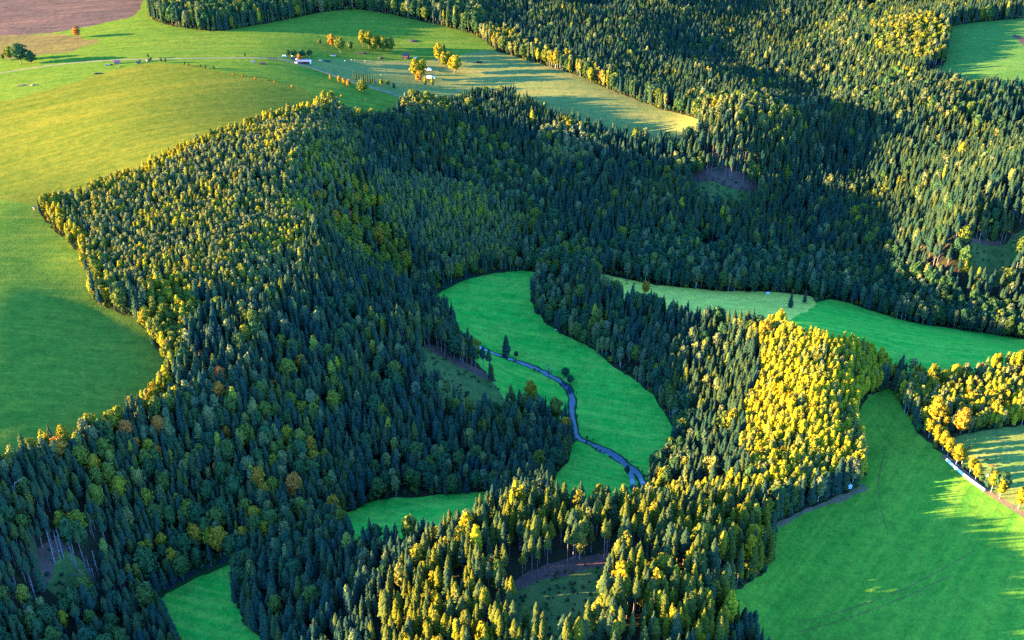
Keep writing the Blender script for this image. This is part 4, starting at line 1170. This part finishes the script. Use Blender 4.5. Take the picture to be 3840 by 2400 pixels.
hut('brick_store', 'low red brown store with a lean roof below the gravel road', 'store', 985, 241, 10, 3.0, 1.6, 1.4, .9, M['brick'], M['brick'])

# --- white shelters in the brown pasture
def shelter(label, px, py, rot, w, d, h, rise):
    e = thing('livestock_shelter', label, 'shelter', px, py, rot, 'white shelters in the pasture')
    for x in (-w, w):
        for y in (-d, d): part('post', Geo().box(x - .08, x + .08, y - .08, y + .08, -.5, h), M['grey'], e)
    part('roof', Geo().add([(-w - .4, -d - .4, h), (w + .4, -d - .4, h), (w + .4, d + .4, h), (-w - .4, d + .4, h), (-w * .35, 0, h + rise), (w * .35, 0, h + rise)],
         [(0, 1, 5, 4), (1, 2, 5), (2, 3, 4, 5), (3, 0, 4), (3, 2, 1, 0)]), M['tarp'], e)
    part('back_wall', Geo().box(-w, w, d - .1, d - .02, -.2, h - .02), M['tarp'], e)
shelter('white canvas shelter in the pasture, the smaller upper one', 1606, 267, 0, 4.2, 2.6, 2.0, 2.2)
shelter('white canvas shelter in the pasture, the larger lower one', 1612, 297, -12, 5.6, 3.6, 2.2, 2.4)

# --- vehicles
def wheel(parent, x, y, r=.34):
    g = Geo(); n_ = 10
    a = [2 * math.pi * k / n_ for k in range(n_)]
    g.add([(x + r * math.cos(t), y - .11, r + r * math.sin(t)) for t in a] + [(x + r * math.cos(t), y + .11, r + r * math.sin(t)) for t in a],
          [(k, (k + 1) % n_, n_ + (k + 1) % n_, n_ + k) for k in range(n_)] + [tuple(range(n_))[::-1], tuple(range(n_, 2 * n_))])
    return part('wheel', g, M['rubber'], parent)

def car(name, label, cat, px, py, rot, paint, kind='car'):
    e = thing(name, label, cat, px, py, rot)
    if kind == 'car':
        low = [(-2.1,.35),(2.1,.35),(2.15,.7),(2.0,.88),(1.0,.98),(-1.9,1.0),(-2.15,.75)]; cab = [(-1.75,.98),(.95,.98),(.35,1.48),(-1.35,1.5)]; wx, tl = 1.3, 1.5
    elif kind == 'suv':
        low = [(-2.2,.45),(2.2,.45),(2.25,.9),(2.1,1.1),(1.1,1.18),(-2.2,1.2)]; cab = [(-2.1,1.18),(1.05,1.18),(.55,1.8),(-1.95,1.84)]; wx, tl = 1.4, 1.84
    else:
        low = [(-2.6,.45),(2.6,.45),(2.65,.95),(2.3,1.25),(1.75,1.4),(-2.6,1.4)]; cab = [(-2.55,1.38),(1.7,1.38),(1.1,2.25),(-2.5,2.3)]; wx, tl = 1.65, 2.3
    part('body', Geo().prism(low, -.86, .86), paint, e)
    part('cabin', Geo().prism(cab, -.78, .78), paint, e)
    z0 = cab[0][1] + .06
    mid = [(cab[0][0] + .35, z0), (cab[1][0] - .4, z0), (cab[2][0] - .12, tl - .12), (cab[3][0] + .15, tl - .12)]
    for y0, y1 in ((-.80, -.785), (.785, .80)): part('side_window', Geo().prism(mid, y0, y1), M['glass'], e)
    (x1, z1), (x2, z2) = cab[1], cab[2]
    part('windscreen', Geo().add([(x1 + .02, -.66, z1 + .05), (x1 + .02, .66, z1 + .05), (x2 + .05, .62, z2 - .06), (x2 + .05, -.62, z2 - .06)], [(0, 1, 2, 3)]), M['glass'], e)
    for x in (-wx, wx):
        for y in (-.8, .8): wheel(e, x, y)
    return e
car('parked_car', 'pale blue off road car parked in the upland field', 'car', 403, 246, 4, M['paleblue'], 'suv')
car('parked_car', 'white estate car parked nearest the barn', 'car', 1111, 237, -15, M['white'])
car('parked_car', 'white car parked between the small orange tree and the blue van', 'car', 1113, 223, 70, M['white'])
car('parked_van', 'blue van with pale front in the farmyard', 'van', 1098, 222, 185, M['blue'], 'van')
car('parked_van', 'silver van standing in grass below the gravel road', 'van', 949, 235, 178, M['silver'], 'van')
car('parked_car', 'grey car at the muddy end of the farmyard', 'car', 1203, 229, -20, M['silver'])
car('parked_car', 'white car behind the last lane birches', 'car', 3712, 1790, -40, M['white'])
def trailer(name, label, cat, px, py, rot, l, h, wall, roof=None):
    e = thing(name, label, cat, px, py, rot)
    part('body', Geo().prism([(-l, .5), (l, .5), (l + .15, .9), (l - .1, h), (-l + .1, h), (-l - .05, .9)], -1.0, 1.0), wall, e)
    part('roof', Geo().box(-l + .1, l - .1, -1.02, 1.02, h + .003, h + .12), roof or wall, e)
    for y0, y1 in ((-1.03, -1.003), (1.003, 1.03)): part('window', Geo().box(-l * .5, l * .4, y0, y1, h * .55, h * .85), M['glass'], e)
    part('drawbar', Geo().box(l + .16, l + 1.3, -.06, .06, .45, .55), M['dark'], e)
    for y in (-.95, .95): wheel(e, 0, y)
trailer('caravan', 'long white caravan parked at the head of the farmyard', 'caravan', 1066, 214, 3, 2.6, 2.3, M['white'])
trailer('horse_trailer', 'little white trailer by the dark bushes', 'trailer', 1098, 212, 30, 1.3, 1.9, M['white'])
trailer('stock_trailer', 'grey livestock trailer beside the red roofed barn', 'trailer', 1557, 221, 15, 2.6, 1.9, M['grey'], M['tarp'])
trailer('cart', 'dark cart alone behind the blue car', 'cart', 419, 244, 0, 1.2, 1.3, M['dark'])
trailer('hay_feeder', 'dark purple hay feeder alone in the brown pasture', 'feeder', 1797, 236, 5, 3.4, 1.8, M['dark'])
e = thing('tractor', 'red and white tractor at the corner of the open barn', 'tractor', 1131, 235, 200)
part('bonnet', Geo().box(.1, 1.9, -.4, .4, .7, 1.4), M['redpaint'], e)
part('cab', Geo().prism([(-1.2, .9), (.1, .9), (.0, 2.4), (-1.1, 2.4)], -.7, .7), M['glass'], e)
part('cab_roof', Geo().box(-1.3, .15, -.78, .78, 2.405, 2.55), M['white'], e)
for y in (-.75, .75): wheel(e, -.8, y, .75); wheel(e, 1.4, y, .42)

# --- heaps
def heap(name, label, cat, px, py, rx, ry, h, mat, seed, rot=0):
    r = np.random.default_rng(seed)
    e = thing(name, label, cat, px, py, rot)
    iv, f = ico()
    vv = iv * (1 + .16 * r.normal(0, 1, len(iv)))[:, None] * [rx, ry, h]
    vv[:, 2] = np.maximum(vv[:, 2], -.3)
    g = Geo().add(vv, f)
    part('mound', g, mat, e)
    g = Geo()
    for k in range(40):
        d = r.normal(0, 1, 3); d[2] = abs(d[2]); d /= np.linalg.norm(d)
        leaf(g, d * [rx, ry, h], d, .45, r)
    part('loose_tufts', g, mat, e)['kind'] = 'stuff'
heap('manure_heap', 'long dark manure heap with a pale cap in the upland field', 'heap', 368, 277, 6.5, 2.6, 1.5, M['manure'], 1)
heap('hay_heap', 'flat grey green hay heap in the upland field', 'heap', 86, 321, 6.5, 2.2, .9, M['hay'], 2, 12)
heap('straw_heap', 'round pale straw heap beside the flat hay heap', 'heap', 125, 320, 3.6, 2.0, 1.5, M['straw'], 3)
heap('sand_heap', 'small pale sand heap in front of the tiny cottage', 'heap', 449, 250, 2.0, 1.2, 1.0, M['straw'], 4)
heap('brush_heap', 'dark brush heap in the middle of the upper meadow', 'heap', 1548, 153, 6, 5.0, 1.0, M['brush'], 5, 30)
heap('brush_heap', 'orange brown brush heap under the farm clump', 'heap', 1355, 200, 7, 3.0, 1.4, M['brush'], 6)
heap('earth_heap', 'dark earth heap at the muddy end of the farmyard', 'heap', 1222, 229, 6, 2.0, 1.0, M['manure'], 7)
heap('bramble', 'dark bramble clump in grass above the pasture', 'bramble', 1428, 220, 3.6, 2.4, 2.2, M['brush'], 8)
heap('stone_pile', 'pale stone pile at the ditch end of the valley pasture', 'stone pile', 3060, 1123, 3.5, 1.0, .9, M['stone'], 9, 15)
heap('root_plate', 'rusty root plate at the field edge of the near stand', 'root plate', 2735, 2185, 2.0, 1.2, 1.3, M['brush'], 10)

# --- timber gate frame where the gravel road meets the farm track
e = thing('timber_frame', 'brown timber frame where the road meets the farm track', 'timber frame', 1023, 224, 0)
for x in (-5, -1.7, 1.7, 5):
    for y in (-1.5, 1.5): part('post', Geo().box(x - .15, x + .15, y - .15, y + .15, -.3, 3.0 if abs(x) < 4 else 2.2), M['wood'], e)
for y in (-1.5, 1.5): part('beam', Geo().box(-5.4, 5.4, y - .14, y + .14, 2.2, 2.5), M['wood'], e)
for x in (-3.4, 0, 3.4): part('cross_beam', Geo().box(x - .14, x + .14, -1.9, 1.9, 2.503, 2.75), M['wood'], e)
# --- fence along the track
fence_px = chaikin(np.array([(1040,232),(1100,241),(1200,268),(1300,306),(1400,337),(1480,360)], float), False, 1)
fx_, fy_ = ground(fence_px[:, 0], fence_px[:, 1])
seg = np.concatenate([[0], np.cumsum(np.hypot(np.diff(fx_), np.diff(fy_)))])
st = np.arange(0, seg[-1], 5.0)
qx, qy = np.interp(st, seg, fx_), np.interp(st, seg, fy_); qz = hz(qx, qy)
e = thing('pasture_fence', 'brown post and rail fence along the dirt track', 'fence', 0, 0, loc=(float(qx[0]), float(qy[0]), float(qz[0])))
pm = mesh_from('post', Geo().box(-.12, .12, -.12, .12, -.3, 1.4).v, Geo().box(-.12, .12, -.12, .12, -.3, 1.4).f, M['wood'], False)
for x, y, z in zip(qx, qy, qz):
    o = link('post', pm, e); o.location = (x - qx[0], y - qy[0], z - qz[0])
for zz_ in (.6, 1.15):
    for k in range(len(qx) - 1):
        part('rail', Geo().tube((qx[k] - qx[0], qy[k] - qy[0], qz[k] - qz[0] + zz_), (qx[k + 1] - qx[0], qy[k + 1] - qy[0], qz[k + 1] - qz[0] + zz_), .07, .07, 4), M['wood'], e)

# --- hunting stands
def stand(label, px, py, rot, legs, wall, w=1.0):
    e = thing('hunting_stand', label, 'hunting stand', px, py, rot)
    for x in (-w, w):
        for y in (-w, w): part('leg', Geo().tube((x * 1.25, y * 1.25, -.4), (x, y, legs), .11, .09, 5), M['wood'], e)
    part('cabin', Geo().box(-w, w, -w, w, legs, legs + 2.1), wall, e)
    part('roof', Geo().prism([(-w - .25, legs + 2.105), (w + .3, legs + 2.105), (w + .3, legs + 2.2), (-w - .25, legs + 2.55)], -w - .25, w + .25), wall, e)
    part('window', Geo().box(-w * .6, w * .6, -w - .04, -w - .004, legs + 1.1, legs + 1.6), M['glass'], e)
    for x in (-.3, .3): part('ladder_rail', Geo().tube((x, -w - 1.6, -.2), (x, -w - .05, legs + .2), .06, .06, 4), M['wood'], e)
    for k in range(8):
        f = (k + .5) / 8
        part('rung', Geo().tube((-.3, -w - 1.6 + 1.55 * f, -.2 + (legs + .4) * f), (.3, -w - 1.6 + 1.55 * f, -.2 + (legs + .4) * f), .04, .04, 4), M['wood'], e)
stand('pale blue hunting stand on tall legs against the dark wood edge', 3182, 1846, 15, 3.6, M['bluewhite'], 1.0)
stand('weathered white hunting stand at the tip of the young wood', 132, 795, -20, 2.6, M['cream'], .9)

# --- row of wrapped bales beside the lane
bp_ = chaikin(np.array([(3549,1728),(3585,1762),(3640,1806),(3694,1844)], float), False, 2)
bx, by = ground(bp_[:, 0], bp_[:, 1])
seg = np.concatenate([[0], np.cumsum(np.hypot(np.diff(bx), np.diff(by)))])
n_ = 12; prof = [(-.66, .55), (-.62, .86), (-.45, .97), (0, 1.0), (.45, .97), (.62, .86), (.66, .55)]
g = Geo()
g.add([(x, r_ * 1.0 * math.cos(2 * math.pi * k / n_), .92 + r_ * math.sin(2 * math.pi * k / n_)) for x, r_ in prof for k in range(n_)],
      [(i * n_ + k, i * n_ + (k + 1) % n_, (i + 1) * n_ + (k + 1) % n_, (i + 1) * n_ + k) for i in range(len(prof) - 1) for k in range(n_)] + [tuple(range(n_))[::-1], tuple(range((len(prof) - 1) * n_, len(prof) * n_))])
bale_me = mesh_from('wrapped_bale', g.v, g.f, M['film'])
cnt = int(seg[-1] / 1.34)
for k in range(cnt):
    s0, s1 = (k + .2) * 1.34, (k + .8) * 1.34
    x0, y0, x1, y1 = np.interp(s0, seg, bx), np.interp(s0, seg, by), np.interp(s1, seg, bx), np.interp(s1, seg, by)
    o = link('wrapped_bale', bale_me)
    o.location = ((x0 + x1) / 2, (y0 + y1) / 2, float(hz(np.array([(x0 + x1) / 2]), np.array([(y0 + y1) / 2]))[0]))
    o.rotation_euler = (0, 0, math.atan2(y1 - y0, x1 - x0) + random.uniform(-.04, .04)); o.scale = (1, random.uniform(.96, 1.04), random.uniform(.96, 1.04))
    o['category'] = 'bale'; o['group'] = 'white wrapped bales in a row by the lane'
    nth = lambda q: ('first', 'second', 'third', 'fourth', 'fifth', 'sixth', 'seventh', 'eighth', 'ninth', 'tenth', 'eleventh', 'twelfth', 'thirteenth', 'fourteenth', 'fifteenth', 'sixteenth', 'seventeenth', 'eighteenth', 'nineteenth', 'twentieth')[min(q, 19)]
    o['label'] = 'white film wrapped bale, %s from the upper end of the row by the lane' % nth(k) if k * 2 < cnt else 'white film wrapped bale, %s from the lower end of the row by the lane' % nth(cnt - 1 - k)

# --- animals: one skinned body each
def beast(name, bones, mat):
    me = bpy.data.meshes.new(name)
    vs, es, rad = bones
    me.from_pydata(vs, es, [])
    me.materials.append(mat)
    o = bpy.data.objects.new(name, me)
    col.objects.link(o)
    md = o.modifiers.new('body', 'SKIN'); md.use_smooth_shade = True
    for k, r_ in enumerate(rad): me.skin_vertices[0].data[k].radius = (r_, r_)
    me.skin_vertices[0].data[0].use_root = True
    sb = o.modifiers.new('smooth', 'SUBSURF'); sb.levels = sb.render_levels = 1
    dg = bpy.context.evaluated_depsgraph_get(); dg.update()
    m2 = bpy.data.meshes.new_from_object(o.evaluated_get(dg)); m2.name = name
    bpy.data.objects.remove(o)
    return m2
COW = ([(-.75,0,1.08),(-.2,0,1.02),(.4,0,1.04),(.75,0,1.12),(1.05,0,1.0),(1.2,0,.62),(1.42,0,.36),(-.72,.22,.7),(-.80,.22,.42),(-.76,.22,.03),(-.72,-.22,.7),(-.80,-.22,.42),(-.76,-.22,.03),
        (.55,.2,.7),(.55,.2,.38),(.57,.2,.03),(.55,-.2,.7),(.55,-.2,.38),(.57,-.2,.03),(-.98,0,1.12),(-1.02,0,.55),(1.22,.2,.72),(1.22,-.2,.72)],
       [(0,1),(1,2),(2,3),(3,4),(4,5),(5,6),(0,7),(7,8),(8,9),(0,10),(10,11),(11,12),(2,13),(13,14),(14,15),(2,16),(16,17),(17,18),(0,19),(19,20),(5,21),(5,22)],
       [.34,.38,.36,.30,.20,.15,.10,.15,.08,.07,.15,.08,.07,.13,.075,.07,.13,.075,.07,.06,.04,.05,.05])
SHEEP = ([(-.4,0,.62),(0,0,.62),(.38,0,.64),(.58,0,.76),(.74,0,.70),(-.36,.12,.3),(-.36,.12,.03),(-.36,-.12,.3),(-.36,-.12,.03),(.32,.12,.3),(.32,.12,.03),(.32,-.12,.3),(.32,-.12,.03),(-.58,0,.6)],
         [(0,1),(1,2),(2,3),(3,4),(0,5),(5,6),(0,7),(7,8),(2,9),(9,10),(2,11),(11,12),(0,13)], [.26,.30,.26,.13,.08,.07,.045,.07,.045,.07,.045,.07,.045,.06])
cow = {k: beast('cow', COW, M[m_]) for k, m_ in (('brown', 'cowbrown'), ('pale', 'cowwhite'), ('dark', 'cowdark'))}
sheep = beast('sheep', SHEEP, M['wool'])
for me, px, py, rot, label, nm, gp, sc_ in (
    (cow['dark'], 3638, 1682, -50, 'dark greyish cow grazing highest in the paddock', 'cow', 'cows in the paddock', 1.1), (cow['pale'], 3632, 1700, 60, 'brown and pale cow below the highest one in the paddock', 'cow', 'cows in the paddock', 1.1),
    (cow['pale'], 3669, 1720, 10, 'large white and brown cow in the middle of the paddock', 'cow', 'cows in the paddock', 1.25), (cow['dark'], 3697, 1726, -20, 'dark brown cow lying low beside the large pale one', 'cow', 'cows in the paddock', 1.0),
    (cow['brown'], 3720, 1749, -30, 'reddish cow in the sunny streak of the paddock', 'cow', 'cows in the paddock', 1.1),
    (cow['brown'], 2349, 1056, 0, 'red brown cow farthest up the valley pasture', 'cow', 'cows in the valley pasture', 1.0), (cow['dark'], 2329, 1064, 10, 'dark cow near the spruces of the valley pasture', 'cow', 'cows in the valley pasture', 1.0),
    (cow['dark'], 2350, 1066, -10, 'dark cow between two others in the valley pasture', 'cow', 'cows in the valley pasture', 1.0), (cow['dark'], 2378, 1066, 0, 'dark cow closest to the orange tree in the valley pasture', 'cow', 'cows in the valley pasture', 1.0),
    (sheep, 1294, 230, 0, 'white sheep nearest the barn in the brown pasture', 'sheep', 'sheep in the brown pasture', 1.3), (sheep, 1318, 226, 20, 'white sheep of the close pair, the one nearer the barn', 'sheep', 'sheep in the brown pasture', 1.3),
    (sheep, 1330, 227, -20, 'white sheep of the close pair, the one farther from the barn', 'sheep', 'sheep in the brown pasture', 1.3), (sheep, 1369, 230, 0, 'white sheep by the dark bramble clump', 'sheep', 'sheep in the brown pasture', 1.3),
    (sheep, 1429, 283, 0, 'white sheep alone behind the spruce hedge', 'sheep', 'sheep in the brown pasture', 1.3), (sheep, 2083, 1240, 0, 'white sheep alone in the river meadow', 'sheep', None, 1.5)):
    o = link(nm, me)
    o.location = spot(px, py); o.rotation_euler = (0, 0, R(rot)); o.scale = (sc_,) * 3
    o['label'] = label; o['category'] = 'cow' if nm == 'cow' else 'sheep'
    if gp: o['group'] = gp

# --- fallen timber
x, y, z = spot(100, 1905)
e = thing('broken_trunk', 'pale broken birch trunk caught across the spruce tops', 'broken trunk', 0, 0, loc=(x, y, z))
part('trunk', Geo().tube((-5.0, -3, 0), (-2.6, -1, 19.5), .25, .2, 6).tube((-2.6, -1, 19.5), (3.2, 1, 22.5), .22, .12, 6), M['palewood'], e)
part('branch', Geo().tube((1.2, .3, 21.4), (1.3, .2, 19.4), .12, .06, 5), M['palewood'], e)
for px, py, rot, l, label in ((188, 2096, -8, 3.0, 'pale felled log at the top of the brown clearing'), (262, 2158, 2, 3.2, 'pinkish felled log among bushes of the brown clearing'), (2230, 2174, 10, 1.2, 'short pale log on the litter under the near stand'), (2735, 2200, 25, 2.2, 'orange lit log at the field edge of the near stand')):
    e = thing('felled_log', label, 'log', px, py, rot)
    part('trunk', Geo().tube((-l, 0, .25), (l, 0, .3), .28, .2, 7, True), M['palewood'], e)
    part('branch_stub', Geo().tube((l * .3, 0, .3), (l * .45, .1, 1.0), .09, .05, 4), M['palewood'], e)
